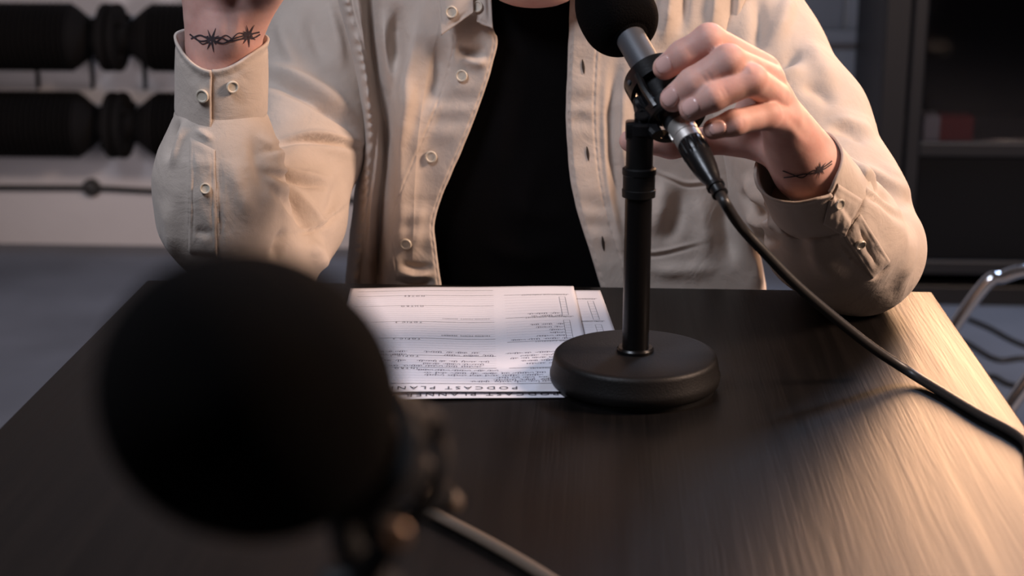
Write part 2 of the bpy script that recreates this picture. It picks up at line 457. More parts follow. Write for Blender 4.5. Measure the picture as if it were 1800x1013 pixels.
# finned heating pipes on the wall
def fin_mesh(r, rin, t):
    b = MB(); b.lathe([(rin, -t), (r-.002, -t*.6), (r, 0), (r-.002, t*.6), (rin, t)], axis=(1, 0, 0), seg=32, cap=False)
    me = bpy.data.meshes.new('fin'); me.from_pydata([tuple(v) for v in np.vstack(b.V)], [], b.F); me.update()
    me.materials.append(M['iron']); me.polygons.foreach_set('use_smooth', np.ones(len(me.polygons), bool)); return me
FIN = fin_mesh(0.092, 0.034, 0.0042)
def finned_pipe(pyc, label, pxj):
    Y = WALL_Y - 0.14
    c = PY(pxj, pyc, Y); xj = float(c[0]); z = float(c[2])
    root = empty('finned_radiator', (xj, Y, z))
    tag(root, label, 'radiator', 'finned heating pipes on the pale wall')
    b = MB(); b.tube([(-1.25, 0, 0), (1.25, 0, 0)], 0.036, 24); b.build('pipe', M['iron'], root)
    for s in (-1, 1):
        b = MB(); b.lathe([(.036, 0), (.088, .0), (.091, .004), (.091, .018), (.088, .022), (.05, .026), (.036, .05)], axis=(s, 0, 0), origin=(s*.003, 0, 0), seg=40, cap=False)
        f = b.build('flange', M['iron'], root)
        for k in range(4):
            a = math.pi/4 + k*math.pi/2
            q = MB(); q.lathe([(.0, 0), (.011, 0), (.011, .014), (0, .016)], origin=(s*.024, .066*math.cos(a), .066*math.sin(a)), axis=(s, 0, 0), seg=6)
            q.build('bolt', M['iron'], f, smooth=False)
        # cast end collar where the fins start, tapering to the flange
        b = MB(); b.lathe([(.036, .05), (.05, .058), (.072, .085), (.084, .1), (.084, .106), (.036, .107)], axis=(s, 0, 0), seg=36, cap=False); b.build('end_collar', M['iron'], root)
        for k in range(62):
            o = bpy.data.objects.new('fin', FIN); COL.objects.link(o); o.parent = root; o.location = (s*(.113 + k*.0152), 0, 0)
    for xb in ((-.26, -.105, .042, .5, .9) if pyc < 100 else ()):
        b = MB(); b.box((xb-.004, .036, -.012), (xb+.004, .139, .0)); b.box((xb-.004, .128, -.16), (xb+.004, .139, 0.0))
        b.build('hanger_strap', M['iron'], root, smooth=False)
    return root
finned_pipe(66, 'black ribbed heating pipe on the pale wall, the upper of two', 198)
finned_pipe(220, 'black ribbed heating pipe on the pale wall, the lower of two', 208)
# thin conduit below them
Yc = WALL_Y - .012
pts = [PY(-500, 318, Yc), PY(-200, 327, Yc), PY(0, 330, Yc), PY(160, 331, Yc), PY(280, 337, Yc), PY(600, 352, Yc), PY(800, 356, Yc)]
root = empty('wall_cable', pts[3]); root['label'] = 'thin dark cable clipped along the pale wall under the ribbed pipes'; root['category'] = 'cable'
b = MB(); b.tube(catmull(pts, 10) - pts[3], 0.0085, 10); b.build('cable', M['cable'], root)
b = MB(); b.lathe([(0, 0), (.026, 0), (.026, .012), (.018, .022), (0, .024)], axis=(0, -1, 0), origin=(0, .012, 0), seg=20); b.build('cable_clip', M['cable'], root)

# dark glazed cabinet by the back wall
CY = 4.02
def cx_(px, py, Y=CY): return float(PY(px, py, Y)[0])
def cz_(px, py, Y=CY): return float(PY(px, py, Y)[2])
cab = empty('glazed_cabinet', (cx_(1545, 400), CY, 0)); tag(cab, 'tall dark steel cabinet with black glass doors behind the person', 'cabinet')
O = np.array(cab.location)
def cbox(name, lo, hi, m, parent=cab, bev=.004):
    b = MB(); b.box(np.array(lo)-O, np.array(hi)-O, bev); return b.build(name, m, parent, smooth=False)
xl = cx_(1540, 300); xr = xl + 1.5; ztop = 2.2; zb = cz_(1700, 553)
zb = 0.0
yb = WALL_Y - .06
cbox('side_panel', (xl, CY+.012, 0), (xl+.03, yb, ztop), M['frame'])
cbox('side_panel', (xr-.03, CY+.012, 0), (xr, yb, ztop), M['frame'])
cbox('back_panel', (xl+.03, yb-.02, 0.05), (xr-.03, yb, ztop-.03), M['glass'])
cbox('top_panel', (xl+.03, CY+.012, ztop-.03), (xr-.03, yb-.02, ztop), M['frame'])
cbox('plinth', (xl, CY+.01, 0.0), (xr, yb, .05), M['frame'])
cbox('corner_post', (xl, CY-.01, 0.0), (cx_(1584, 300), CY+.012, ztop), M['frame'])
zs = cz_(1700, 262)
shelf = cbox('shelf', (xl+.03, CY+.016, zs-.02), (xr-.03, yb-.02, zs+.012), M['frame'])
for k, z in enumerate((1.35, 1.75)):
    cbox('shelf', (xl+.03, CY+.016, z-.012), (xr-.03, yb-.02, z+.012), M['frame'])
dl = cx_(1588, 300); dw = (xr - dl)/2
for k in range(2):
    a = dl + k*dw; e = a + dw - .004
    door = empty('door', (0, 0, 0), cab)
    st = abs(cx_(1612, 300) - dl)
    z0 = .085
    cbox('stile', (a, CY-.012, z0), (a+st, CY+.01, ztop), M['frame'], door)
    cbox('stile', (e-st, CY-.012, z0), (e, CY+.01, ztop), M['frame'], door)
    cbox('rail', (a+st, CY-.012, z0), (e-st, CY+.01, z0+.035), M['frame'], door)
    cbox('rail', (a+st, CY-.012, ztop-.035), (e-st, CY+.01, ztop), M['frame'], door)
    zr = cz_(1700, 262)
    cbox('rail', (a+st, CY-.012, zr-.018), (e-st, CY+.01, zr+.018), M['frame'], door)
    cbox('pane', (a+st, CY+.002, z0+.035), (e-st, CY+.006, zr-.018), M['glass'], door)
    cbox('pane', (a+st, CY+.002, zr+.018), (e-st, CY+.006, ztop-.035), M['tint'], door)
    hx = e-.03 if k == 0 else a+.03
    cbox('handle', (hx-.008, CY-.04, 1.25), (hx+.008, CY-.025, 1.45), M['chrome'], door)
# small white and red carton on the shelf
bx0 = cx_(1603, 225); bx1 = cx_(1632, 225); bx2 = cx_(1692, 225); bzt = cz_(1620, 206)
bo = empty('carton', (bx0+.032, CY+.05, zs+.012)); tag(bo, 'small white and red carton on the shelf of the dark cabinet', 'carton')
b = MB(); b.box((0, -.03, 0), (bx1-bx0, .04, bzt-zs-.012), .003); b.build('white_end', M['white'], bo, smooth=False)
b = MB(); b.box((bx1-bx0, -.028, 0), (bx2-bx0, .038, (bzt-zs)*.82), .003); b.build('red_body', M['red'], bo, smooth=False)

# folding chair with bright tube legs at the right
def chair():
    c = PY(1778, 484, 2.72)
    root = empty('folding_chair', (float(c[0]), 2.72, 0)); tag(root, 'folding chair with shiny chrome tube legs beside the dark cabinet', 'chair')
    zt = float(c[2]); r = .0115
    # front-to-back runs along X: this leg frame slopes down to the left
    for s in (0.0, -.40):
        p = catmull([(-.30, s, .012), (-.19, s, .16), (-.055, s, zt-.035), (-.012, s, zt-.002), (.05, s, zt+.012), (.20, s, zt+.01), (.36, s, zt+.005)], 8)
        b = MB(); b.tube(p, r, 14); b.build('leg', M['chrome'], root)
        p = catmull([(.40, s+.02, .012), (.22, s+.02, .22), (.06, s+.02, zt-.03), (-.0, s+.02, zt+.12), (.02, s+.02, zt+.40)], 8)
        p = catmull([(.46, s+.02, .012), (.36, s+.02, zt*.55), (.30, s+.02, zt), (.36, s+.02, zt+.22), (.42, s+.02, zt+.42)], 8)
        b = MB(); b.tube(p, r, 14); b.build('leg', M['chrome'], root)
        for xx in (-.30, .46):
            b = MB(); b.lathe([(0, 0), (.016, 0), (.017, .02), (.013, .035), (0, .036)], origin=(xx, s + (.02 if xx > 0 else 0), 0), seg=16); b.build('foot', M['gum'], root)
    b = MB(); b.tube([(-.245, 0, .085), (-.245, -.40, .085)], r*.8, 10); b.build('crossbar', M['chrome'], root)
    b = MB(); b.tube([(.43, .02, .13), (.43, -.38, .13)], r*.8, 10); b.build('crossbar', M['chrome'], root)
    b = MB(); b.box((.07, -.42, zt+.02), (.42, .02, zt+.05), .014); b.build('seat', M['plastic'], root)
    b = MB(); b.box((.375, -.40, zt+.22), (.40, .04, zt+.44), .012); b.build('backrest', M['plastic'], root)
chair()
# loose cables on the floor there
def floor_cable(pix, label):
    p = np.array([PZ(x, y, .006) for x, y in pix]); c = p[0].copy()
    b = MB(); b.tube(catmull(p, 10)-c, .006, 8); o = b.build('floor_cable', M['cable'], None); o.location = c
    tag(o, label, 'cable')
floor_cable([(1640, 575), (1700, 603), (1752, 632), (1800, 630), (1900, 634), (2100, 660)], 'black cable on the concrete floor, its curve close to the cabinet')
floor_cable([(1690, 660), (1745, 662), (1775, 676), (1830, 682), (1950, 676), (2100, 700)], 'black cable on the concrete floor, lying between table and chair')
floor_cable([(1700, 560), (1740, 577), (1800, 607), (1880, 622), (2000, 600)], 'black cable on the concrete floor, running straight from the cabinet')

# ------------------------------------------------------------------ table
cr = PZ(1637.5, 513.0); YB = float(cr[1]); XR = float(cr[0])
XL = float((PZ(0, 752) )[0]*.5 + PZ(152, 600)[0]*.5)
YF = YB - 1.40
tb = empty('table', ((XL+XR)/2, (YB+YF)/2, 0)); tag(tb, 'black-brown wood grain table under the microphones and papers', 'table')
O_t = np.array(tb.location)
b = MB(); b.box(np.array((XL, YF, TABLE_Z-.034))-O_t, np.array((XR, YB, TABLE_Z))-O_t, .0016); b.build('tabletop', M['wood'], tb, smooth=False)
for sx in (0, 1):
    for sy in (0, 1):
        x = (XL+.03 if sx == 0 else XR-.08); y = (YF+.03 if sy == 0 else YB-.08)
        b = MB(); b.box(np.array((x, y, 0))-O_t, np.array((x+.05, y+.05, TABLE_Z-.034))-O_t, .003); b.build('leg', M['frame'], tb, smooth=False)
for sx in (0, 1):
    x = (XL+.045 if sx == 0 else XR-.065)
    b = MB(); b.box(np.array((x, YF+.08, TABLE_Z-.084))-O_t, np.array((x+.02, YB-.08, TABLE_Z-.034))-O_t); b.build('apron', M['frame'], tb, smooth=False)
for sy in (0, 1):
    y = (YF+.045 if sy == 0 else YB-.065)
    b = MB(); b.box(np.array((XL+.08, y, TABLE_Z-.084))-O_t, np.array((XR-.08, y+.02, TABLE_Z-.034))-O_t); b.build('apron', M['frame'], tb, smooth=False)

# ------------------------------------------------------------------ the two printed sheets
def text_mesh(body, size, spacing=1.0, font_shear=0.0):
    cu = bpy.data.curves.new('t', 'FONT'); cu.body = body; cu.size = size; cu.space_character = spacing; cu.shear = font_shear
    cu.resolution_u = 2
    o = bpy.data.objects.new('t', cu); COL.objects.link(o)
    dg = bpy.context.evaluated_depsgraph_get(); me = o.evaluated_get(dg).to_mesh()
    V = np.array([v.co[:] for v in me.vertices]).reshape(-1, 3); F = [tuple(p.vertices) for p in me.polygons]
    o.evaluated_get(dg).to_mesh_clear(); bpy.data.objects.remove(o); bpy.data.curves.remove(cu)
    return V, F
A = np.array(PZ(615, 514)); Bp = np.array(PZ(1008, 511.5))
ub0 = (A-Bp)/np.linalg.norm(A-Bp); ubv = np.array([-ub0[1], ub0[0], 0.0]); ubv = ubv if ubv[1] < 0 else -ubv
def sheet(name, label, corner_l, corner_r, z, details, near_y):
    # local frame: origin at reader's lower left (+X side, away from the camera); u = reader's right, v = up the page (towards the camera)
    u = corner_l - corner_r; wid = np.linalg.norm(u); u = u/wid; v = np.array([-u[1], u[0], 0.0])
    if v[1] > 0: v = -v
    leng = 0.297
    root = empty(name, (*corner_r[:2], z)); tag(root, label, 'paper', 'printed planner sheets')
    def wave(a, c): return 0.0009*(np.sin(a*48+.6)*np.sin(c*9+.4)+1) + .0004*(np.sin(a*23+c*14)+1)
    def place(a, c, dz=0.0):
        a = np.asarray(a, float); c = np.asarray(c, float)
        return a[..., None]*u + c[..., None]*v + np.stack([0*a, 0*a, wave(a, c) + dz], -1)
    def vrow(py, px=850): return float((np.array(PZ(px, py)) - Bp) @ np.array([ubv[0], ubv[1], 0.0]))
    def ucol(px, py): return float((np.array(PZ(px, py)) - corner_r) @ u)
    nu, nv = 60, 60
    aa, cc = np.meshgrid(np.linspace(0, wid, nu), np.linspace(0, leng, nv), indexing='ij')
    V = place(aa.ravel(), cc.ravel())
    ii = np.arange(nu*nv).reshape(nu, nv)
    F = np.stack([ii[:-1, :-1], ii[1:, :-1], ii[1:, 1:], ii[:-1, 1:]], -1).reshape(-1, 4)
    Vb = V - [0, 0, .0002]
    me = mesh_np(V, F); o = link('page', me, M['paper'], root)
    sol = o.modifiers.new('thick', 'SOLIDIFY'); sol.thickness = .0002; sol.offset = -1
    R = MB(); G = MB(); T = MB(); Hn = MB()
    def rule(bld, a0, a1, c, w=.0005):
        n = 26; a = np.linspace(a0, a1, n)
        lo = place(a, np.full(n, c), .00025); hi = place(a, np.full(n, c+w), .00025)
        bld.add(np.vstack([lo, hi]), [(i, i+1, n+i+1, n+i) for i in range(n-1)])
    def text(bld, s, a, c, size, spacing=1.0, shear=0.0):
        V_, F_ = text_mesh(s, size, spacing, shear)
        if len(V_) == 0: return
        bld.add(place(a + V_[:, 0], c + V_[:, 1], .0003), F_)
    def scribble(a0, a1, c, hgt, seed):
        r = random.Random(seed); a = a0
        while a < a1 - .004:
            n = r.randint(3, 8); pts = []; x = a; k = 0
            ph = r.uniform(0, 6.28); wl = r.uniform(.0016, .0022)
            L_ = n*wl
            m = n*9
            for i in range(m):
                q = i/(m-1); tall = 1.0 if r.random() > .03 else 1.9
                xx = a + q*L_ + .35*wl*math.sin(2*math.pi*q*n + ph + 1.3)
                amp = hgt*(.34 + .22*math.sin(q*n*2.1+ph) + .18*math.sin(q*n*.9+2*ph))*tall
                yy = c + hgt*.4 + amp*math.sin(2*math.pi*q*n + ph)
                pts.append((xx, yy))
            P = np.array(pts); D = np.gradient(P, axis=0); D /= np.linalg.norm(D, axis=1)[:, None]+1e-9
            Nn = np.stack([-D[:, 1], D[:, 0]], 1)*.00019
            lo = place(*(P-Nn).T, .0003); hi = place(*(P+Nn).T, .0003)
            Hn.add(np.vstack([lo, hi]), [(i, i+1, m+i+1, m+i) for i in range(m-1)])
            a += L_ + r.uniform(.0022, .004)
    details(rule, text, scribble, vrow, ucol, R, G, T, wid)
    tag(R.build('printed_rules', M['print'], root, smooth=False), kind='stuff')
    if G.n: tag(G.build('ruled_lines', M['printgrey'], root, smooth=False), kind='stuff')
    tag(T.build('printed_text', M['print'], root, smooth=False), kind='stuff')
    if Hn.n: tag(Hn.build('handwriting', M['pen'], root, smooth=False), kind='stuff')
    return root
def layout(full):
    def det(rule, text, scribble, vrow, ucol, R, G, T, wid):
        # reader's left column (image right) runs u .010-.075, main column .085-.2
        a0, a1, b0, b1 = .010, .066, .076, wid-.008
        rows = [(519, None), (527.5, 'NOTES'), (545.5, 'OUTRO'), (574, 'TOPIC 3'), (603.5, 'TOPIC 2'), (634, 'TOPIC 1'), (655.5, 'INTRO')]
        vs_ = [vrow(y) for y, _ in rows] + [vrow(684)]
        for (y, name), c in zip(rows, vs_):
            rule(R, b0, b1, c)
            if name: text(T, name, .139, c+.0016, .0046, 1.5)
        for lo, hi in zip(vs_[:-1], vs_[1:]):
            n = max(1, int(round((hi-lo)/.0066)))
            for k in range(1, n): rule(G, b0, b1, lo + (hi-lo)*k/n, .00028)
        for i in (2, 3, 4):
            text(T, 'TALKING POINTS  SEGMENT', b0+.004, vs_[i+1]-.0105, .0027, 1.25) if i < 4 else text(T, 'TALKING POINTS  SEGMENT', b0+.004, vs_[i]+.0012-.0105, .0027, 1.25)
        # title
        rule(R, .004, wid-.004, vrow(684), .0006)
        text(T, 'PODCAST PLANNER', .060, vrow(684)+.0072, .0098, 1.42)
        # left column
        cl = [(528, 'PROMOTION CHECKLIST'), (568, 'PUBLISHING CHECKLIST'), (610, 'EDITING CHECKLIST'), (656, 'RECORDING CHECKLIST')]
        for y, nm in cl:
            c = vrow(y); rule(R, a0-.004, a1, c); text(T, nm, a0-.002, c+.0012, .0032, 1.2)
        for (y0, y1) in ((533, 566), (575, 607)):
            c0, c1 = vrow(y0), vrow(y1)
            n = 7
            for k in range(n+1): rule(R, a0, a0+.0055, c0+(c1-c0)*k/n, .00028)
            for aa in (a0, a0+.0055):
                rule(R, aa, aa+.0003, c0, c1-c0)
            for k in range(n): rule(G, a0+.008, a1, c0+(c1-c0)*k/n, .00025)
        if full:
            sd = 1
            for y, s0, s1 in ((562, .018, .034), (566, .016, .05), (581, .016, .05), (586, .016, .032), (591, .016, .034), (596, .016, .030),
                              (601, .015, .045), (606, .012, .066), (629, .006, .066), (634, .012, .062), (638, .010, .066), (643, .012, .05), (648, .010, .056)):
                scribble(s0, s1, vrow(y), .0030, sd); sd += 1
            for y, s0, s1 in ((627, .09, .135), (632, .078, .115), (627, .15, .19), (632, .15, .195), (643, .082, .145), (648, .086, .14),
                              (652, .088, .16), (643, .15, .195), (659, .075, .14), (664, .012, .14), (668, .04, .14), (672, .012, .08), (676, .012, .085), (679, .01, .10)):
                scribble(s0, s1, vrow(y), .0033, sd); sd += 1
            for k in range(5): rule(R, .168, .2, vrow(664 + 3.4*k), .0003)
        else:
            pass
    return det
dl_ = np.array(PZ(1055, 513.6)) ; 
ub = (A-Bp)/np.linalg.norm(A-Bp)
# the under sheet lies 24 mm to the reader's left and a little further up towards the camera
ang = math.radians(1.3); ur = np.array([ub[0]*math.cos(ang)-ub[1]*math.sin(ang), ub[0]*math.sin(ang)+ub[1]*math.cos(ang), 0])
sheet('printed_sheet', 'printed planner page mostly hidden under the written page', dl_ + ur*0.21, dl_, TABLE_Z+.0002, layout(False), 0)
sheet('printed_sheet', 'planner page covered in handwriting, lying on top beside the round stand base', Bp + ub*0.21, Bp, TABLE_Z+.0032, layout(True), 0)

# ------------------------------------------------------------------ microphones, stands and cables
def disc_stand(name, label, base_xyz, pole_top, collar_z, clutch_top):
    root = empty(name, base_xyz); tag(root, label, 'microphone stand')
    b = MB(); b.lathe([(0, .003), (0.05850, .003), (0.06240, .0035), (0.06552, .006), (0.06649, .010), (0.06649, .0125), (0.06552, .0145), (0.06386, .024), (0.06318, .0262), (0.06162, .0277), (0.05850, .0283), (.016, .0292), (0, .0292)], seg=96)
    base = b.build('base', M['stand'], root, sharp=50)
    b = MB(); b.lathe([(.050, 0), (.062, 0), (.063, .004), (.050, .004)], seg=64, cap=False); b.build('rubber_ring', M['rubber'], base)
    b = MB(); b.lathe([(.0105, .029), (.0145, .029), (.0145, .0315), (.0132, .033), (.0105, .033)], seg=40, cap=False); b.build('nut', M['pole'], root)
    b = MB(); b.lathe([(.0, .028), (.0103, .028), (.0103, collar_z), (0, collar_z)], seg=40); b.build('pole', M['pole'], root)
    h = clutch_top - collar_z
    b = MB(); b.lathe([(.0105, collar_z-.002), (.0126, collar_z-.0015), (.0129, collar_z+.004), (.0122, collar_z+.0045), (.0122, collar_z+h*.72), (.0128, collar_z+h*.75), (.0128, collar_z+h-.001), (.0115, clutch_top), (.009, clutch_top)], seg=40, cap=False); b.build('clutch', M['rubber'], root)
    b = MB(); b.lathe([(0, clutch_top-.004), (.0102, clutch_top-.004), (.0102, pole_top-.008), (.0108, pole_top-.007), (.0108, pole_top), (0, pole_top)], seg=40); b.build('upper_pole', M['rubber'], root)
    return root
def frame_of(axis):
    q = Vector(axis).normalized().to_track_quat('Z', 'Y'); return q.to_matrix()
def ring(b, c, R, r, t, z, a0=0, a1=2*math.pi, seg=48, tz=None):
    n = seg; full = abs(a1-a0-2*math.pi) < 1e-6
    aa = np.linspace(a0, a1, n, endpoint=not full)
    pts = [np.array(c) + np.array(R @ Vector((r*math.cos(a), r*math.sin(a), z))) for a in aa]
    b.tube(pts, t, 10, closed=full)
def hoop_band(b, c, R, r0, r1, z0, z1, seg=56):
    Vv = []; F = []
    prof = [(r0, z0), (r1, z0), (r1, z1), (r0, z1)]
    for i in range(seg):
        a = 2*math.pi*i/seg
        for r, z in prof: Vv.append(np.array(c) + np.array(R @ Vector((r*math.cos(a), r*math.sin(a), z))))
    for i in range(seg):
        j = (i+1) % seg
        for k in range(4): F.append((i*4+k, j*4+k, j*4+(k+1) % 4, i*4+(k+1) % 4))
    b.add(Vv, F)
def shock_mount(stand, c, axis, top, sc=1.0, pm='plastic'):
    """cradle of two hoops round the microphone, elastic cords, yoke and swivel on the pole (parts of the stand)"""
    O = np.array(stand.location); c = np.array(c)-O; top = np.array(top)-O
    R = frame_of(axis)
    def loc(r, a, z): return c + np.array(R @ Vector((r*math.cos(a), r*math.sin(a), z)))
    mount = MB(); hoop_band(mount, c, R, .0172*sc, .0205*sc, .0075*sc, .0205*sc); hoop_band(mount, c, R, .0172*sc, .0205*sc, -.0215*sc, -.0125*sc)
    for k in range(4):
        a = k*math.pi/2 + .5
        mount.tube([loc(.0190*sc, a, -.018*sc), loc(.0215*sc, a, -.002*sc), loc(.0190*sc, a, .013*sc)], .0026*sc, 8)
    m = mount.build('shock_mount', M[pm], stand)
    cl = MB(); hoop_band(cl, c, R, .0119, .0148*sc, -.012*sc, .022*sc); cl.build('clamp', M[pm], m)
    for k in range(8):
        a = k*math.pi/4 + .2; z = .0215*sc if k % 2 else -.022*sc
        e = MB(); e.tube([loc(.0188*sc, a, z*.92), loc(.0145*sc, a+.38, z*.45), loc(.0188*sc, a+.76, z*.92)], .0011*sc, 6); e.build('elastic_cord', M['rubber'], m)
    for k in range(4):
        a = k*math.pi/2 + .1
        s = MB(); s.lathe([(0, 0), (.0017*sc, 0), (.0017*sc, .0012), (.0009*sc, .0016), (0, .0016)], origin=loc(.0203*sc, a, .014*sc), axis=tuple(R @ Vector((math.cos(a), math.sin(a), 0))), seg=14); s.build('screw', M['micbody' if pm == 'plastic' else 'dullblack'], m)
    # yoke: from the hoops down to the swivel head on the pole
    j = top + np.array([0, 0, .006])
    y = MB(); d = c + np.array(R @ Vector((0, 0, -.006))) - j; dn = d/np.linalg.norm(d)
    att = j + dn*(np.linalg.norm(d) - .0185*sc)
    side = np.cross(dn, np.array(R @ Vector((0, 0, 1)))); side /= np.linalg.norm(side)+1e-9
    zax = np.array(R @ Vector((0, 0, 1)))
    for s in (-1, 1):
        y.tube(catmull([j + side*s*.006, j*.5+att*.5 + zax*s*.011, att + zax*s*.0155*sc - dn*.001], 6), .0038*sc, 10)
    y.tube([att - zax*.017*sc, att + zax*.017*sc], .0040*sc, 10)
    y.build('yoke', M[pm], stand)
    h = MB(); h.box(np.array((-.0125, -.009, -.006)) + top, np.array((.0118, .009, .0065)) + top, .002)
    h.lathe([(0, -.009), (.005, -.009), (.006, -.008), (.006, .008), (.005, .009), (0, .009)], origin=j, axis=tuple(side), seg=24)
    h.lathe([(.0105, -.004), (.0118, -.003), (.0118, .004), (.009, .006), (.0, .006)], origin=top, seg=32)
    h.build('swivel_joint', M[pm], stand)
    return j, side
def egg(rmax, l0, l1, n=26):
    """foam profile: rounded skirt at z=0 rising to a dome at l1"""
    pr = [(.006, -.001), (rmax*.45, -.001)]
    for t in np.linspace(0, 1, n):
        a = -math.pi/2 + t*math.pi/2
        pr.append((rmax*.45 + rmax*.53*math.cos(a), l0 + l0*math.sin(a)))
    for t in np.linspace(0.02, 1, n):
        a = t*math.pi/2
        pr.append((rmax*(.98 + .02*math.sin(min(1, 2*t)*math.pi))*math.cos(a)**.8 if t < 1 else 0, l0 + (l1-l0)*math.sin(a)))
    return pr
def microphone(label, c, axis, foam_r, foam_at, foam_l0, foam_l1, tail):
    """axis points from the tail to the foam; c is the mount centre; z along axis"""
    root = empty('microphone', c); tag(root, label, 'microphone')
    ax = tuple(Vector(axis).normalized())
    b = MB(); b.lathe([(0, -tail), (.0095, -tail), (.0112, -tail+.002), (.0117, -tail+.004), (.0117, -tail+.010), (.0114, -tail+.0105), (.0114, -tail+.0115), (.0117, -tail+.012), (.0117, foam_at+.05), (0, foam_at+.05)], axis=ax, seg=40)
    b.build('body', M['micbody' if foam_r < .033 else 'dullblack'], root)
    b = MB(); pr = [(r, z) for r, z in egg(foam_r, foam_l0, foam_l1)]
    b.lathe(pr, origin=tuple(np.array(ax)*foam_at), axis=ax, seg=72, cap=False)
    f = b.build('foam_windscreen', M['foam'], root, sharp=0)
    # open-cell relief as fine real displacement
    me = f.data; V = np.array([v.co[:] for v in me.vertices])
    return root
def mic_cable(label, start, axis, path, r=.0036, sc=1.0, cm='cable'):
    """axis points away from the microphone along the connector"""
    root = empty('microphone_cable', start); tag(root, label, 'cable')
    ax = np.array(axis)/np.linalg.norm(axis); s = sc
    con = MB(); con.lathe([(0, 0), (.0090*s, 0), (.0095*s, .001*s), (.0095*s, .011*s), (.0091*s, .0115*s), (.0091*s, .0125*s), (.0095*s, .013*s), (.0095*s, .0185*s), (.0085*s, .0195*s), (0, .0195*s)], axis=tuple(ax), seg=40)
    c = con.build('connector_shell', M['silver' if cm == 'cable' else 'dullblack'], root)
    R = frame_of(ax)
    lt = MB(); lt.box((-.0022*s, .0078*s, .004*s), (.0022*s, .0103*s, .0105*s), .0006, (Matrix.Rotation(0, 4, 'Z') if False else (R @ Matrix.Rotation(2.2, 3, 'Z')).to_4x4())); lt.build('latch', M['silver'], c)
    bt = MB()
    seg = 48; prof = [(.0093, .0190), (.0097, .0198), (.0097, .030), (.0094, .0305), (.0093, .034), (.0082, .044), (.0064, .053), (.0052, .057), (.0052, .0585), (.0062, .059), (.0062, .0615), (.0050, .0622), (.0048, .066), (.0055, .0665), (.0055, .068), (.004, .0685)]
    Vv = []; F = []; n = len(prof)
    for i in range(seg*2):
        a = math.pi*i/seg
        for k, (r, z) in enumerate(prof):
            rr = r*s
            if 1 <= k <= 2 and (i % 6) < 2: rr -= .0006*s
            Vv.append(np.array(R @ Vector((rr*math.cos(a), rr*math.sin(a), z*s))))
    for i in range(seg*2):
        j = (i+1) % (seg*2)
        for k in range(n-1): F.append((i*n+k, j*n+k, j*n+k+1, i*n+k+1))
    bt.add(Vv, F); bt.build('strain_relief_boot', M['plastic' if cm == 'cable' else 'dullblack'], root)
    e = ax*.067*s
    P = [e, e + ax*.012] + [np.array(p) - np.array(start) for p in path]
    b = MB(); b.tube(catmull(P, 14), r, 14); b.build('cable', M[cm], root)
    return root

# far microphone, held by the person
BASE = np.array(PZ(1115.5, 680)); BY = float(BASE[1])
def pole_z(py): return float(PY(1118, py, BY)[2]) - TABLE_Z
st = disc_stand('microphone_stand', 'black stand with round weighted base on the papers, its microphone held in a hand', (float(BASE[0]), BY, TABLE_Z), pole_z(228), pole_z(342), pole_z(294))
p_f = PY(1108, 66, 1.300); p_x = PY(1195, 218, 1.224)     # foam skirt and connector face on the axis
axis1 = (p_f - p_x)/np.linalg.norm(p_f - p_x)
c1 = p_x + axis1*.030
top1 = np.array([BASE[0]+.0015, BY, TABLE_Z + pole_z(228)])
shock_mount(st, c1, axis1, top1, 1.16)
microphone('dark grey pencil microphone with black foam windscreen in the hand', c1, axis1, .0315, float(np.linalg.norm(p_f-c1)), .024, .075, float(np.linalg.norm(p_x-c1)))
mic_cable('black microphone cable from the silver connector across the table top', p_x - axis1*.0005, -axis1, sc=1.10, path=
    [PY(1300, 396, 1.19), PY(1340, 440, 1.20), PY(1412, 512, 1.215), PY(1520, 601, 1.24), PY(1595, 652, 1.25), PZ(1655, 689, TABLE_Z+.004), PZ(1720, 728, TABLE_Z+.004), PZ(1800, 774, TABLE_Z+.004), np.array([XR-.016, 1.06, TABLE_Z+.004]), np.array([XR-.014, .90, TABLE_Z+.004]), np.array([XR-.03, .70, TABLE_Z+.004]), np.array([XR-.08, .50, TABLE_Z+.004])])

# near microphone, out of focus
fc = CAM + ray(430, 690)*0.385                          # foam centre
mc = CAM + ray(628, 796)*0.480                          # mount centre, behind the foam
ax2 = fc - mc; L2 = float(np.linalg.norm(ax2)); ax2 = ax2/L2
stx = CAM + ray(628, 1040)*0.46
st2 = disc_stand('microphone_stand', 'black stand with round weighted base carrying the large blurred foam microphone', (float(stx[0]), float(stx[1]), TABLE_Z), float(mc[2])-TABLE_Z-.034, .15, .175)
j2, side2 = shock_mount(st2, mc, ax2, np.array([stx[0], stx[1], mc[2]-.034]), 1.12, 'dullblack')
kn = MB(); kn.lathe([(0, 0), (.0032, 0), (.0036, .0008), (.0036, .003), (.003, .0036), (.0012, .0036), (.0010, .003), (0, .003)], origin=CAM + ray(693, 940)*.425 - np.array(st2.location), axis=tuple(-FWD + .25*RGT), seg=24); kn.build('screw_head', M['bronze'], st2)
kb = MB(); kb.tube([CAM + ray(693, 940)*.428 - np.array(st2.location), np.array(j2)], .004, 12); kb.build('clamp_bolt', M['dullblack'], st2)
microphone('microphone under a large blurred black foam windscreen at the table front', mc, ax2, .0345, L2-.040, .030, .080, .045)
xe = mc - ax2*.0455
cable2 = [CAM + ray(684, 838)*.68, CAM + ray(676, 850)*.86, PZ(668, 856, TABLE_Z+.02), PZ(715, 881, TABLE_Z+.005), PZ(770, 908, TABLE_Z+.004), PZ(860, 955, TABLE_Z+.004), PZ(950, 1008, TABLE_Z+.004), PZ(1040, 1070, TABLE_Z+.004), PZ(1100, 1140, TABLE_Z+.004)]
mic_cable('brownish cable on the bare table beside the large blurred microphone', xe, -ax2, cable2, cm='browncable')

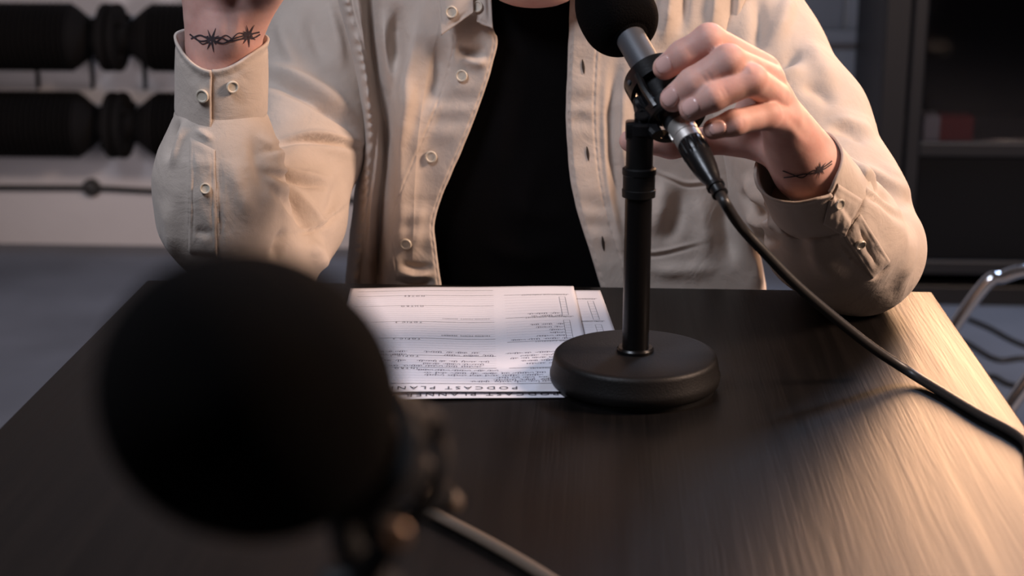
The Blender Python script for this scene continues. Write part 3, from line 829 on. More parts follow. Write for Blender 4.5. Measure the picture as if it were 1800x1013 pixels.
# ------------------------------------------------------------------ the person
def rm(rpx, Y): return rpx*(Y*1.03)/FPX         # pixel radius -> metres at that distance
def J(px, py, Y): return np.array(PY(px, py, Y))
person = empty('person', (float(PY(960, 300, 1.64)[0]), 1.66, 0.0))
tag(person, 'person in an open beige overshirt and black t-shirt holding a microphone', 'person')
PO = np.array(person.location)
def attach(o, parent):
    o.parent = parent; return o
def plink(name, V, F, m, parent=person, origin=None):
    """mesh given in world coordinates, stored relative to the person"""
    me = mesh_np(np.asarray(V) - PO, F, name); return link(name, me, m, parent)

# ---- left hand (image right) joints
def finger(P, js, k=.004):
    d = None
    for (a, ra), (b_, rb) in zip(js[:-1], js[1:]):
        s = cone(P, a, b_, ra, rb)
        d = s if d is None else smin(d, s, k)
    return d
H = {}
WR = J(1418, 292, 1.305)
H['index'] = [(J(1342, 122, 1.262), rm(27, 1.26)), (J(1246, 70, 1.222), rm(27, 1.22)), (J(1200, 97, 1.222), rm(25, 1.22)), (J(1169, 119, 1.226), rm(21.5, 1.22))]
H['middle'] = [(J(1352, 140, 1.252), rm(27, 1.25)), (J(1280, 107, 1.205), rm(28, 1.2)), (J(1218, 147, 1.204), rm(26.5, 1.2)), (J(1183, 174, 1.210), rm(23, 1.2))]
H['ring'] = [(J(1362, 170, 1.247), rm(26, 1.25)), (J(1320, 140, 1.205), rm(27, 1.2)), (J(1252, 170, 1.196), rm(25, 1.2)), (J(1215, 192, 1.200), rm(21, 1.2))]
H['pinky'] = [(J(1378, 212, 1.255), rm(26, 1.25)), (J(1348, 203, 1.224), rm(24, 1.22)), (J(1290, 216, 1.205), rm(22.5, 1.2)), (J(1254, 227, 1.203), rm(18.5, 1.2))]
H['thumb'] = [(J(1382, 262, 1.312), rm(30, 1.3)), (J(1290, 244, 1.322), rm(27, 1.3)), (J(1180, 254, 1.303), rm(23, 1.3)), (J(1108, 248, 1.293), rm(19.5, 1.3))]
def hand_sdf(P):
    d = cone(P, WR, J(1345, 152, 1.268), rm(54, 1.3), rm(26, 1.26))
    d = smin(d, cone(P, WR, J(1366, 185, 1.26), rm(52, 1.3), rm(30, 1.26)), .010)
    d = smin(d, cone(P, J(1400, 262, 1.30), J(1378, 222, 1.262), rm(46, 1.3), rm(30, 1.26)), .010)
    d = smin(d, cone(P, J(1350, 140, 1.262), J(1376, 208, 1.262), rm(27, 1.26), rm(27, 1.26)), .008)
    # thenar pad and web
    d = smin(d, cone(P, J(1395, 268, 1.315), J(1318, 236, 1.318), rm(40, 1.3), rm(30, 1.3)), .012)
    d = smin(d, cone(P, J(1330, 160, 1.285), J(1300, 236, 1.315), rm(24, 1.28), rm(26, 1.3)), .012)
    # wrist into forearm
    d = smin(d, cone(P, WR, J(1475, 372, 1.36), rm(52, 1.3), rm(60, 1.36)), .012)
    fs = None
    for n in ('index', 'middle', 'ring', 'pinky'):
        f = finger(P, H[n])
        (a, ra), (b_, rb) = H[n][1], H[n][2]
        fs = f if fs is None else smin(fs, f, .0018)
    d = smin(d, fs, .006)
    d = smin(d, finger(P, H['thumb'], .006), .008)
    return d
lo = np.array([1e9]*3); hi = -lo
for n in H:
    for p, r in H[n]: lo = np.minimum(lo, p-r-.006); hi = np.maximum(hi, p+r+.006)
hi = np.maximum(hi, J(1480, 380, 1.36)+.02); lo = np.minimum(lo, J(1480, 380, 1.36)-.02)
hV, hF = nets(hand_sdf, lo, hi, .00125)
hV = relax(hV, hF, 2, .5)
# creases over the knuckles and fine relief of the back of the hand (photo pixel lines, millimetres)
hand_folds = [
    ([(1205, 80), (1213, 92), (1218, 106)], 3, -.35, 'r'), ([(1211, 76), (1220, 90), (1224, 104)], 3, -.3, 'r'),
    ([(1232, 128), (1240, 140), (1246, 152)], 3, -.35, 'r'), ([(1240, 122), (1248, 134), (1253, 146)], 3, -.3, 'r'),
    ([(1262, 152), (1270, 164), (1274, 178)], 3, -.35, 'r'), ([(1268, 148), (1276, 160), (1281, 172)], 3, -.3, 'r'),
    ([(1303, 205), (1307, 216), (1306, 228)], 3, -.3, 'r'),
    ([(1305, 108), (1316, 118), (1325, 132)], 6, .7, 'r'), ([(1345, 130), (1385, 190), (1420, 240)], 9, .8, 'r'),
    ([(1360, 165), (1400, 220), (1425, 260)], 8, -.7, 'r'), ([(1375, 205), (1400, 235), (1430, 265)], 8, .6, 'r'),
]
hV = emboss(hV, hF, hand_folds, .00012, 300, 5)

# ---- right hand (image left): wrist shows, the curled hand is above the picture
WR2 = J(397, 84, 1.385)
K = {}
def R2(dx, dy, dz): return WR2 + np.array([dx, dy, dz])
H2 = {
 'index': [R2(.030, -.020, .095), R2(.046, -.052, .112), R2(.058, -.060, .085), R2(.060, -.048, .066)],
 'middle': [R2(.012, -.022, .100), R2(.024, -.060, .118), R2(.040, -.070, .090), R2(.046, -.056, .068)],
 'ring': [R2(-.008, -.020, .098), R2(.000, -.060, .112), R2(.018, -.070, .086), R2(.026, -.056, .066)],
 'pinky': [R2(-.026, -.012, .090), R2(-.022, -.046, .102), R2(-.006, -.060, .082), R2(.004, -.050, .066)],
 'thumb': [R2(.022, -.010, .028), R2(.044, -.026, .052), R2(.062, -.050, .074), R2(.070, -.066, .092)],
}
RAD2 = {'index': (.0125, .0105, .0095, .0082), 'middle': (.0125, .0108, .0098, .0084), 'ring': (.012, .0102, .0092, .008), 'pinky': (.0115, .009, .0082, .0072), 'thumb': (.017, .0135, .0115, .0095)}
def hand2_sdf(P):
    d = cone(P, J(388, 330, 1.398), WR2, .0245, .0295)
    d = smin(d, cone(P, WR2 + np.array([-.008, 0, -.02]), R2(-.010, -.004, .085), .024, .026), .01)
    d = smin(d, cone(P, WR2 + np.array([.004, 0, -.02]), R2(.018, -.008, .090), .020, .024), .01)
    d = smin(d, cone(P, R2(.010, -.014, .018), R2(.030, -.018, .045), .022, .017), .012)
    fs = None
    for n in ('index', 'middle', 'ring', 'pinky'):
        f = finger(P, list(zip(H2[n], RAD2[n]))); fs = f if fs is None else smin(fs, f, .0018)
    d = smin(d, fs, .007)
    return smin(d, finger(P, list(zip(H2['thumb'], RAD2['thumb'])), .006), .01)
h2V, h2F = nets(hand2_sdf, WR2 + np.array([-.06, -.10, -.19]), WR2 + np.array([.09, .08, .145]), .0018)
h2V = relax(h2V, h2F, 2, .5)
h2V = emboss(h2V, h2F, [([(352, 20), (356, 70), (360, 110)], 9, .8, 'r'), ([(420, 0), (418, 50), (412, 95)], 7, .7, 'r'), ([(400, 0), (398, 50), (394, 95)], 6, -.6, 'r'), ([(340, 12), (400, 22), (462, 8)], 5, -.5, 'r')], .0002, 250, 9)

# ---- head, neck, trunk and arms: one surface
SR = J(600, 20, 1.67); SL = J(1285, 20, 1.67)          # shoulder joints
ER = J(450, 452, 1.425); EL = J(1525, 449, 1.44)        # elbows
CH = J(938, 4, 1.528)                                 # chin
HC = CH + np.array([0, .085, .115])                     # head centre
TX = float(PY(945, 300, 1.66)[0])
def trunk_ab(z):
    a = np.interp(z, [.45, .60, .72, .85, .95, 1.0, 1.045, 1.08, 1.11], [.17, .165, .165, .178, .186, .182, .15, .09, .06])
    b_ = np.interp(z, [.45, .60, .72, .85, .95, 1.0, 1.045, 1.08, 1.11], [.115, .105, .10, .105, .108, .105, .09, .065, .055])
    return a, b_
def trunk_sdf(P, off=0.0):
    a, b_ = trunk_ab(P[..., 2])
    a = a + off; b_ = b_ + off
    x = (P[..., 0]-TX)/a; y = (P[..., 1]-1.672)/b_
    k = (np.abs(x)**2.4 + np.abs(y)**2.4)**(1/2.4)
    d = (k-1)*np.minimum(a, b_)
    return np.maximum(d, np.maximum(.46 - P[..., 2], P[..., 2] - 1.10))
ARM_R = [(J(625, 10, 1.685), .045), (J(562, 120, 1.665), .040), (J(532, 250, 1.60), .037), (J(502, 380, 1.515), .033), (J(460, 448, 1.445), .028), (J(440, 448, 1.43), .028), (J(388, 330, 1.398), .0245)]
ARM_L = [(J(1270, 10, 1.685), .045), (J(1325, 110, 1.645), .040), (J(1400, 225, 1.575), .037), (J(1470, 350, 1.50), .033), (J(1526, 444, 1.445), .028), (J(1518, 446, 1.436), .028), (J(1470, 366, 1.356), .027)]
def body_sdf(P):
    d = trunk_sdf(P, -.012)
    d = smin(d, cone(P, (TX, 1.70, 1.02), HC + np.array([0, .01, -.06]), .062, .055), .03)
    for ch in (ARM_R, ARM_L):
        for (p0, r0), (p1, r1) in zip(ch[:-1], ch[1:]): d = smin(d, cone(P, p0, p1, r0, r1), .012)
    # head
    d = smin(d, ell(P, HC + np.array([0, .015, .03]), (.074, .094, .098)), .02)
    d = smin(d, ell(P, HC + np.array([0, -.030, -.045]), (.056, .056, .066)), .03)
    d = smin(d, ell(P, CH + np.array([0, .014, .012]), (.042, .024, .019)), .02)
    for s in (-1, 1):
        d = smin(d, ell(P, HC + np.array([s*.076, .02, .0]), (.009, .020, .032)), .006)
        d = smin(d, ell(P, HC + np.array([s*.034, -.066, -.006]), (.022, .014, .014)), .014)
        d = -smin(-d, ell(P, HC + np.array([s*.032, -.088, .018]), (.019, .012, .010)), .008)
        d = smin(d, ell(P, HC + np.array([s*.033, -.071, .034]), (.025, .012, .008)), .008)
        d = smin(d, ell(P, HC + np.array([s*.032, -.0655, .0255]), (.017, .0135, .0065)), .003)
        d = smin(d, ell(P, HC + np.array([s*.032, -.0650, .0085]), (.016, .0125, .0055)), .004)
        d = smin(d, ell(P, HC + np.array([s*.011, -.092, -.020]), (.008, .009, .007)), .006)
    d = smin(d, cone(P, HC + np.array([0, -.074, .03]), HC + np.array([0, -.100, -.018]), .008, .012), .012)
    d = smin(d, ell(P, HC + np.array([0, -.076, -.055]), (.024, .012, .007)), .008)
    d = smin(d, ell(P, HC + np.array([0, -.074, -.066]), (.020, .012, .008)), .006)
    return d
bV, bF = nets(body_sdf, (TX-.33, 1.36, .47), (TX+.36, 1.84, 1.29), .0044)
bV = relax(bV, bF, 2, .5)
allV = np.vstack([bV, hV, h2V]); allF = np.vstack([bF, hF+len(bV), h2F+len(bV)+len(hV)])
body = plink('body', allV, allF, M['skin'])
def bvh_of(V, F): return BVHTree.FromPolygons([Vector(v) for v in V], [tuple(int(i) for i in f) for f in F])
BV_hand = bvh_of(hV, hF); BV_hand2 = bvh_of(h2V, h2F)
def cast(bv, px, py):
    r = ray(px, py); h = bv.ray_cast(Vector(CAM), Vector(r).normalized())
    return h[0], h[1]
# eyes, lips, hair of the (cropped) head
for s in (-1, 1):
    V, F = nets(lambda P: ell(P, HC + np.array([s*.032, -.0645, .017]), (.0115, .0115, .0115)), HC + np.array([s*.032-.016, -.09, .0]), HC + np.array([s*.032+.016, -.05, .036]), .002)
    e = plink('eye', V, F, M['eyew'])
    V, F = nets(lambda P: ell(P, HC + np.array([s*.032, -.0755, .017]), (.0055, .0014, .0055)), HC + np.array([s*.032-.01, -.081, .007]), HC + np.array([s*.032+.01, -.070, .027]), .001)
    plink('iris', V, F, M['iris'], e)
V, F = nets(lambda P: np.minimum(ell(P, HC + np.array([0, -.0775, -.055]), (.0235, .0122, .0062)), ell(P, HC + np.array([0, -.0755, -.066]), (.0195, .0122, .007))), HC + np.array([-.03, -.1, -.08]), HC + np.array([.03, -.05, -.04]), .0016)
plink('lips', V, F, M['lip'])
def hair_sdf(P):
    d = ell(P, HC + np.array([0, .022, .042]), (.083, .10, .102))
    d = d + .004*np.sin(P[..., 0]*170)*np.sin(P[..., 1]*140+P[..., 2]*60)
    cut = (P[..., 2] - (HC[2]+.02)) + (P[..., 1]-(HC[1]-.02))*1.3       # keep hair up and back
    d = np.maximum(d, -cut)
    return np.maximum(d, -ell(P, HC + np.array([0, .015, .03]), (.070, .09, .094)))
V, F = nets(hair_sdf, HC + np.array([-.1, -.1, -.07]), HC + np.array([.1, .14, .16]), .0035)
plink('hair', V, F, M['hair'])

# ---- finger nails, laid on the finger tips
def nail(bv, px, py, dirpx, L, Wd, name='fingernail'):
    p, n = cast(bv, px, py)
    if p is None: return
    # smooth the normal
    ns = Vector((0, 0, 0))
    for dx in (-6, 0, 6):
        for dy in (-6, 0, 6):
            q, m_ = cast(bv, px+dx, py+dy)
            if m_ is not None: ns += m_
    n = ns.normalized()
    q, _ = cast(bv, px+dirpx[0]*4, py+dirpx[1]*4)
    t = ((q - p) - n*((q-p).dot(n))).normalized() if q is not None else Vector((1, 0, 0))
    w = n.cross(t)
    nu, nv = 15, 15; V = []; 
    for i in range(nu):
        for k in range(nv):
            a = (i/(nu-1)-.5)*2; c = (k/(nv-1)-.5)*2
            # rounded square -> nail outline
            la = a*math.sqrt(1 - .47*c*c); lc = c*math.sqrt(1-.42*a*a)
            o = p + t*(la*L/2) + w*(lc*Wd/2) + n*.02
            h = bv.ray_cast(o, -n)
            s = h[0] if h[0] is not None else p
            edge = max(abs(a), abs(c))
            V.append(s + n*(.0008*(1-edge**8) + .0001))
    F = np.array([(i*nv+k, (i+1)*nv+k, (i+1)*nv+k+1, i*nv+k+1) for i in range(nu-1) for k in range(nv-1)])
    o = plink(name, np.array([v[:] for v in V]), F, M['nail'])
    so = o.modifiers.new('t', 'SOLIDIFY'); so.thickness = .0006; so.offset = 0
nail(BV_hand, 1166, 113, (-.83, .4), .0135, .0135)
nail(BV_hand, 1176, 170, (-.62, .62), .0150, .0140)
nail(BV_hand, 1213, 188, (-.75, .5), .0140, .0130)
nail(BV_hand, 1261, 225, (-.9, .25), .0125, .0105)

# ---- barbed-wire tattoos: ink laid on the skin
def ink(name, bv, lines, parent):
    mb = MB()
    for pts, w in lines:
        P = catmull(pts, 8) if len(pts) > 2 else np.array([np.array(pts[0])*(1-t)+np.array(pts[1])*t for t in np.linspace(0, 1, 6)])
        D = np.gradient(P, axis=0); D /= np.linalg.norm(D, axis=1)[:, None]+1e-9
        Nn = np.stack([-D[:, 1], D[:, 0]], 1)
        ww = np.linspace(w[0], w[1], len(P)) if isinstance(w, tuple) else np.full(len(P), w)
        V = []; ok = True
        for i in range(len(P)):
            for s in (-.5, .5):
                q = P[i] + Nn[i]*s*ww[i]; h, n = cast(bv, q[0], q[1])
                if h is None: ok = False; break
                V.append((h + n*.0004)[:])
            if not ok: break
        m = len(V)//2
        if m > 1: mb.add(np.array(V[:2*m]) - PO, [(2*i, 2*i+1, 2*i+3, 2*i+2) for i in range(m-1)])
    if mb.n: 
        o = mb.build(name, M['ink'], parent, smooth=True, sharp=0); o['label'] = 'barbed wire tattoo in dark ink'
def barb(cx, cy, s=1.0, rot=0.0):
    L = []
    for ang, l in ((-110, 19), (-70, 22), (-30, 15), (80, 22), (115, 18), (150, 14), (25, 15), (-150, 13)):
        a = math.radians(ang + rot); e = (cx + s*l*math.cos(a), cy + s*l*math.sin(a)); m = (cx + s*4*math.cos(a), cy + s*4*math.sin(a))
        L.append(([m, e], (4.2*s, .6)))
    for k in (-5, 0, 5): L.append(([(cx+k*s-2*s, cy-7*s), (cx+k*s+2*s, cy+7*s)], 3.0*s))
    return L
t1 = [([(334, 60), (352, 72), (372, 70), (392, 76), (410, 68), (430, 62), (456, 56)], 2.6), ([(336, 68), (352, 62), (368, 68), (388, 66), (404, 72), (426, 68), (446, 66), (457, 60)], 2.6),
      ([(344, 66), (356, 77), (368, 72)], 2.0), ([(380, 74), (396, 62), (410, 70)], 2.0), ([(408, 68), (420, 58), (436, 62)], 2.0)] + barb(372, 70, 1.0) + barb(437, 62, .95, 8)
ink('tattoo', BV_hand2, t1, body)
t2 = [([(1378, 312), (1395, 310), (1412, 306), (1430, 304), (1450, 292), (1462, 283)], 2.2), ([(1376, 300), (1392, 306), (1410, 312), (1428, 300), (1446, 298), (1462, 288)], 2.0)] + barb(1441, 298, .7, 20)
ink('tattoo', BV_hand, t2, body)

# ---- black t-shirt
def tee_sdf(P): return np.maximum(trunk_sdf(P, 0.0), P[..., 2] - 1.035 + .25*np.clip(1.66-P[..., 1], 0, 1))
V, F = nets(tee_sdf, (TX-.21, 1.54, .46), (TX+.21, 1.80, 1.06), .005)
V = relax(V, F, 3, .5)
V = emboss(V, F, [([(905, 160), (880, 260), (860, 330)], 22, 2.5, 'r'), ([(960, 240), (930, 330), (900, 420)], 24, 3, 'r'), ([(880, 350), (950, 380), (1010, 370)], 18, 2.5, 'r'), ([(830, 420), (920, 450), (1010, 430)], 20, 3, 'r')], .0015, 45, 2)
tee = plink('t_shirt', V, F, M['tee'])
cb = MB()
nk = []
for a in np.linspace(0, 2*math.pi, 60, endpoint=False):
    zc = float(PY(938, 22, 1.58)[2])
    nk.append((TX + .092*math.sin(a) - PO[0], 1.672 - .088*math.cos(a) - PO[1], zc + .035*(1-math.cos(a))*.8))
cb.tube(nk, .0075, 10, closed=True); cb.build('neck_band', M['tee'], tee)
# ---- dark trousers and shoes (under the table)
def legs_sdf(P):
    d = ell(P, (TX, 1.70, .53), (.175, .13, .10))
    for s in (-1, 1):
        d = smin(d, cone(P, (TX+s*.09, 1.68, .53), (TX+s*.12, 1.28, .52), .085, .065), .03)
        d = smin(d, cone(P, (TX+s*.12, 1.28, .52), (TX+s*.13, 1.34, .10), .062, .048), .02)
    return d
V, F = nets(legs_sdf, (TX-.28, 1.18, .04), (TX+.28, 1.86, .66), .009)
plink('trousers', relax(V, F, 3), F, M['trousers'])
for s in (-1, 1):
    def shoe(P): return np.maximum(smin(cone(P, (TX+s*.13, 1.36, .045), (TX+s*.14, 1.17, .035), .045, .036), cone(P, (TX+s*.13, 1.345, .05), (TX+s*.13, 1.345, .10), .045, .042), .02), -P[..., 2]+.001)
    V, F = nets(shoe, (TX+s*.135-.07, 1.10, 0), (TX+s*.135+.07, 1.43, .16), .006)
    plink('shoe', relax(V, F, 2), F, M['plastic'])
# stool the person sits on
sto = empty('stool', (TX, 1.70, 0)); tag(sto, 'dark stool the person sits on behind the table', 'stool')
b = MB(); b.lathe([(0, .40), (.15, .40), (.165, .408), (.165, .422), (.15, .43), (0, .43)], seg=40); b.build('seat', M['plastic'], sto)
for k in range(4):
    a = math.pi/4 + k*math.pi/2
    b = MB(); b.tube([(.12*math.cos(a), .12*math.sin(a), .41), (.18*math.cos(a), .18*math.sin(a), .0)], .013, 12); b.build('leg', M['frame'], sto)

# ================================================================== the overshirt
shirt_parts = {}
# back, sides and shoulders: shell round the trunk
def back_sdf(P):
    d = trunk_sdf(P - np.array([.016, .012, 0], np.float32), .030)
    d = smin(d, cone(P, (TX-.05, 1.70, 1.04), SR + np.array([.02, .0, .0]), .055, .055), .03)
    d = smin(d, cone(P, (TX+.05, 1.70, 1.04), SL + np.array([-.02, .0, .0]), .055, .055), .03)
    return np.maximum(d, .56 - P[..., 2])
V, F = nets(back_sdf, (TX-.30, 1.5, .55), (TX+.32, 1.88, 1.14), .006)
V = relax(V, F, 3, .5)
fc_ = V[F].mean(1)
nx = (fc_[:, 0]-TX)
keep = (fc_[:, 1] > 1.632 + 0*nx) & ~((np.abs(nx) < .075) & (fc_[:, 2] > 1.06) & (fc_[:, 1] < 1.76))
keep &= fc_[:, 2] > .565
F2 = F[keep]; used = np.unique(F2); rem = np.full(len(V), -1); rem[used] = np.arange(len(used))
shirt = plink('overshirt', V[used], rem[F2], M['shirt'])
so = shirt.modifiers.new('t', 'SOLIDIFY'); so.thickness = .0018; so.offset = -1
COLLIDE = []
def interp_line(line, y):
    ys = np.array([p[1] for p in line], float); xs = np.array([p[0] for p in line], float)
    # smooth monotone interpolation
    P = catmull(np.stack([xs, ys], 1), 10)
    return np.interp(y, P[:, 1], P[:, 0])
def panel(name, outer, inner, yfun, folds, y0, y1, nr, nc, edge_side, placket, extra=None):
    """front panel between two edge lines given by photo pixels; stands yfun away; folds come forward"""
    yy = np.linspace(y0, y1, nr); s = np.linspace(0, 1, nc)
    xo = interp_line(outer, yy); xi = interp_line(inner, yy)
    px = xo[:, None]*(1-s) + xi[:, None]*s; pyy = np.repeat(yy[:, None], nc, 1)
    Yb = yfun(px, pyy)
    disp = 1.5*fold_field(px.ravel(), pyy.ravel(), folds).reshape(px.shape)
    di = np.abs(px - xi[:, None])           # px from the free edge
    do = np.abs(px - xo[:, None])
    if edge_side > 0: disp += (.0035 + .0016*np.sin(pyy/3.2 + 1.5*np.sin(pyy/17)))*np.exp(-((do-16)/6.0)**2) - .003*np.exp(-((do-27)/3.5)**2)
    # turned hem along the free edge + stitch lines
    hem = placket
    disp += .0013*(1/(1+np.exp(-(hem-di)/2.0)))
    disp += -.0008*np.exp(-((di-hem+6)/2.2)**2)*(.75+.25*np.sin(pyy/2.6)) - .0009*np.exp(-((di-6)/2.0)**2)*(.7+.3*np.sin(pyy/2.6))
    # little puckers across the placket
    disp += .0008*np.sin(pyy/9.5 + 2*np.sin(pyy/31))*np.exp(-((di-hem*.5)/(hem*.45))**2)
    disp -= .004*np.exp(-di/3.0)                # rounded free edge
    Yb = Yb + .05*np.exp(-do/10.0)**2           # runs back into the armhole
    if extra is not None: disp = disp + extra(px, pyy, di, do)
    P0 = PY(px, pyy, Yb - disp)
    P0 = P0.reshape(-1, 3)
    P0[:, 1] += 0
    ii = np.arange(nr*nc).reshape(nr, nc)
    F = np.stack([ii[:-1, :-1], ii[1:, :-1], ii[1:, 1:], ii[:-1, 1:]], -1).reshape(-1, 4)
    n = vnormals(P0, F)
    if (n @ FWD).mean() > 0: F = F[:, ::-1]; n = -n
    P0 = P0 + n*(.0007*noise3(P0, 130, 4, 2))[:, None]
    o = plink(name, P0, F, M['shirt'], shirt)
    so = o.modifiers.new('t', 'SOLIDIFY'); so.thickness = .0022; so.offset = -1
    return o, bvh_of(P0, F)
CXP = 945.0
def yfront(px, py):
    t = np.clip((-45-py)/105.0, 0, 1.2)
    return 1.548 + .034*((px-CXP)/360.0)**2 + .012*np.clip((60-py)/200.0, 0, 1) + .155*t*t*(1.6-.6*t)
L_out = [(735, -165), (650, -110), (588, -60), (592, 0), (612, 80), (628, 160), (634, 230), (628, 300), (616, 400), (604, 520), (600, 560)]
L_in = [(838, -165), (842, -110), (850, -60), (862, 0), (868, 52), (874, 66), (872, 90), (856, 150), (832, 215), (800, 290), (776, 350), (764, 395), (768, 440), (778, 520), (780, 560)]
L_folds = [
    # deep fall beside the rolled front: front raised on the right of this line
    ([(742, -40), (722, 60), (702, 150), (690, 240), (684, 330), (681, 430), (676, 560)], 18, 22, 's'),
    ([(636, -220), (652, 40), (662, 130), (676, 210), (684, 300), (690, 480)], 12, -20, 'r'), ([(690, 120), (674, 300), (667, 420), (662, 680)], 8, -10, 'r'),
    ([(668, 10), (676, 90), (690, 170)], 13, 7, 'r'),
    ([(622, -40), (640, 60), (648, 160), (646, 260)], 10, 6, 'r'),
    ([(640, 250), (650, 340), (642, 470)], 13, 6, 'r'), ([(626, 330), (622, 420), (614, 520)], 9, -5, 'r'),
    ([(664, 320), (666, 420), (660, 520)], 10, -6, 'r'),
    ([(700, 0), (696, 80), (690, 140)], 12, -8, 'r'), ([(722, 120), (716, 200), (700, 280)], 12, 4, 'r'),
    ([(760, 60), (772, 120), (762, 190)], 16, -5, 'r'), ([(800, 75), (826, 92), (858, 86)], 12, -5, 'r'), ([(806, 96), (836, 110), (862, 104)], 10, 3, 'r'),
    ([(770, 160), (740, 230), (716, 300)], 14, 3, 'r'),
    ([(690, 478), (730, 486), (768, 480)], 7, 4, 'r'), ([(690, 492), (730, 500), (768, 494)], 6, -4, 'r'), ([(700, 462), (735, 470), (764, 466)], 6, -3, 'r'),
    ([(745, 330), (735, 400), (724, 470)], 12, 2.5, 'r'),
]
pan_l, BV_pl = panel('front_panel', L_out, L_in, yfront, L_folds, -160, 560, 500, 230, 1, 82)
R_out = [(1160, -165), (1262, -110), (1328, -60), (1318, 0), (1310, 60), (1306, 120), (1302, 200), (1300, 270), (1306, 340), (1330, 420), (1346, 500), (1352, 560)]
R_in = [(1030, -165), (1016, -110), (1006, -60), (1003, 0), (1000, 60), (996, 130), (994, 200), (998, 270), (1006, 330), (1020, 390), (1036, 440), (1054, 500), (1072, 560)]
R_folds = [
    ([(1088, 60), (1078, 160), (1074, 250), (1082, 340), (1100, 430)], 14, -5, 'r'),
    ([(1072, 90), (1064, 200), (1070, 320), (1096, 450), (1112, 520)], 8, 3.5, 'r'),
    ([(1100, 120), (1090, 220), (1096, 330)], 16, 4, 'r'),
    ([(1186, -90), (1178, 0), (1166, 90)], 12, 5, 'r'), ([(1210, -90), (1202, 0), (1196, 80)], 10, -4, 'r'),
    ([(1266, -90), (1258, 0), (1250, 80)], 12, 5, 'r'), ([(1290, -80), (1284, 40), (1290, 140)], 10, -5, 'r'),
    ([(1170, 300), (1164, 360), (1150, 420)], 18, 6, 'r'), ([(1200, 320), (1190, 380), (1160, 440)], 14, -4, 'r'),
    ([(1230, 330), (1240, 400), (1250, 470)], 16, 5, 'r'), ([(1270, 320), (1274, 400), (1290, 480)], 14, -6, 'r'),
    ([(1080, 436), (1150, 444), (1250, 420)], 4, .9, 'r'), ([(1080, 442), (1150, 450), (1254, 426)], 4, -.9, 'r'),
    ([(1120, 286), (1180, 312), (1216, 322), (1286, 312)], 4, 1.0, 'r'), ([(1120, 292), (1180, 318), (1216, 328), (1286, 318)], 3.5, -1.0, 'r'),
    ([(1120, 470), (1190, 478), (1280, 470)], 14, 3, 'r'),
    ([(1330, 440), (1340, 480), (1348, 520)], 8, 5, 'r'),
]
pan_r, BV_pr = panel('front_panel', R_out, R_in, yfront, R_folds, -160, 560, 500, 250, -1, 56)

# ---- sleeves
def chain(P, js, k=.012):
    d = None
    for (a, ra), (b_, rb) in zip(js[:-1], js[1:]):
        s = cone(P, a, b_, ra, rb); d = s if d is None else smin(d, s, k)
    return d
def plane_cut(P, p, n): return (P - np.asarray(p, np.float32)) @ np.asarray(n, np.float32)
def sleeve(name, upper, fore, cuff_p, cuff_n, inner_r, folds, res, nz=.0009, seed=1, floor_z=TABLE_Z+.0015, kel=.02, extra=None):
    js = upper + fore
    def f(P):
        d = chain(P, upper, .02)
        d = smin(d, chain(P, fore, .02), kel)
        if extra is not None: d = extra(P, d)
        d = np.maximum(d, floor_z - P[..., 2] - 0*d)
        cut = plane_cut(P, cuff_p, cuff_n)
        near = np.sqrt(((P - np.asarray(cuff_p, np.float32))**2).sum(-1)) < .09
        d = np.where(near, np.maximum(d, cut), d)
        return d
    lo = np.min([p-r for p, r in js], 0)-.03; hi = np.max([p+r for p, r in js], 0)+.03
    V, F = nets(f, lo, hi, res)
    V = relax(V, F, 4, .5)
    V = emboss(V, F, folds, nz, 70, seed, 1.5)
    V[:, 2] = np.where(V[:, 2] < floor_z, floor_z + (V[:, 2]-floor_z)*.02, V[:, 2])
    # open the cuff end
    c = V[F].mean(1); fn = np.cross(V[F[:, 2]]-V[F[:, 0]], V[F[:, 3]]-V[F[:, 1]]); fn /= np.linalg.norm(fn, axis=1)[:, None]+1e-12
    capf = ((c - cuff_p) @ cuff_n > -.0035) & ((fn @ cuff_n) > .75) & (np.linalg.norm(c-cuff_p, axis=1) < .07)
    o = plink(name, V, F, M['shirt'], shirt)
    return o, bvh_of(V, F)
def unit(v): v = np.asarray(v, float); return v/np.linalg.norm(v)

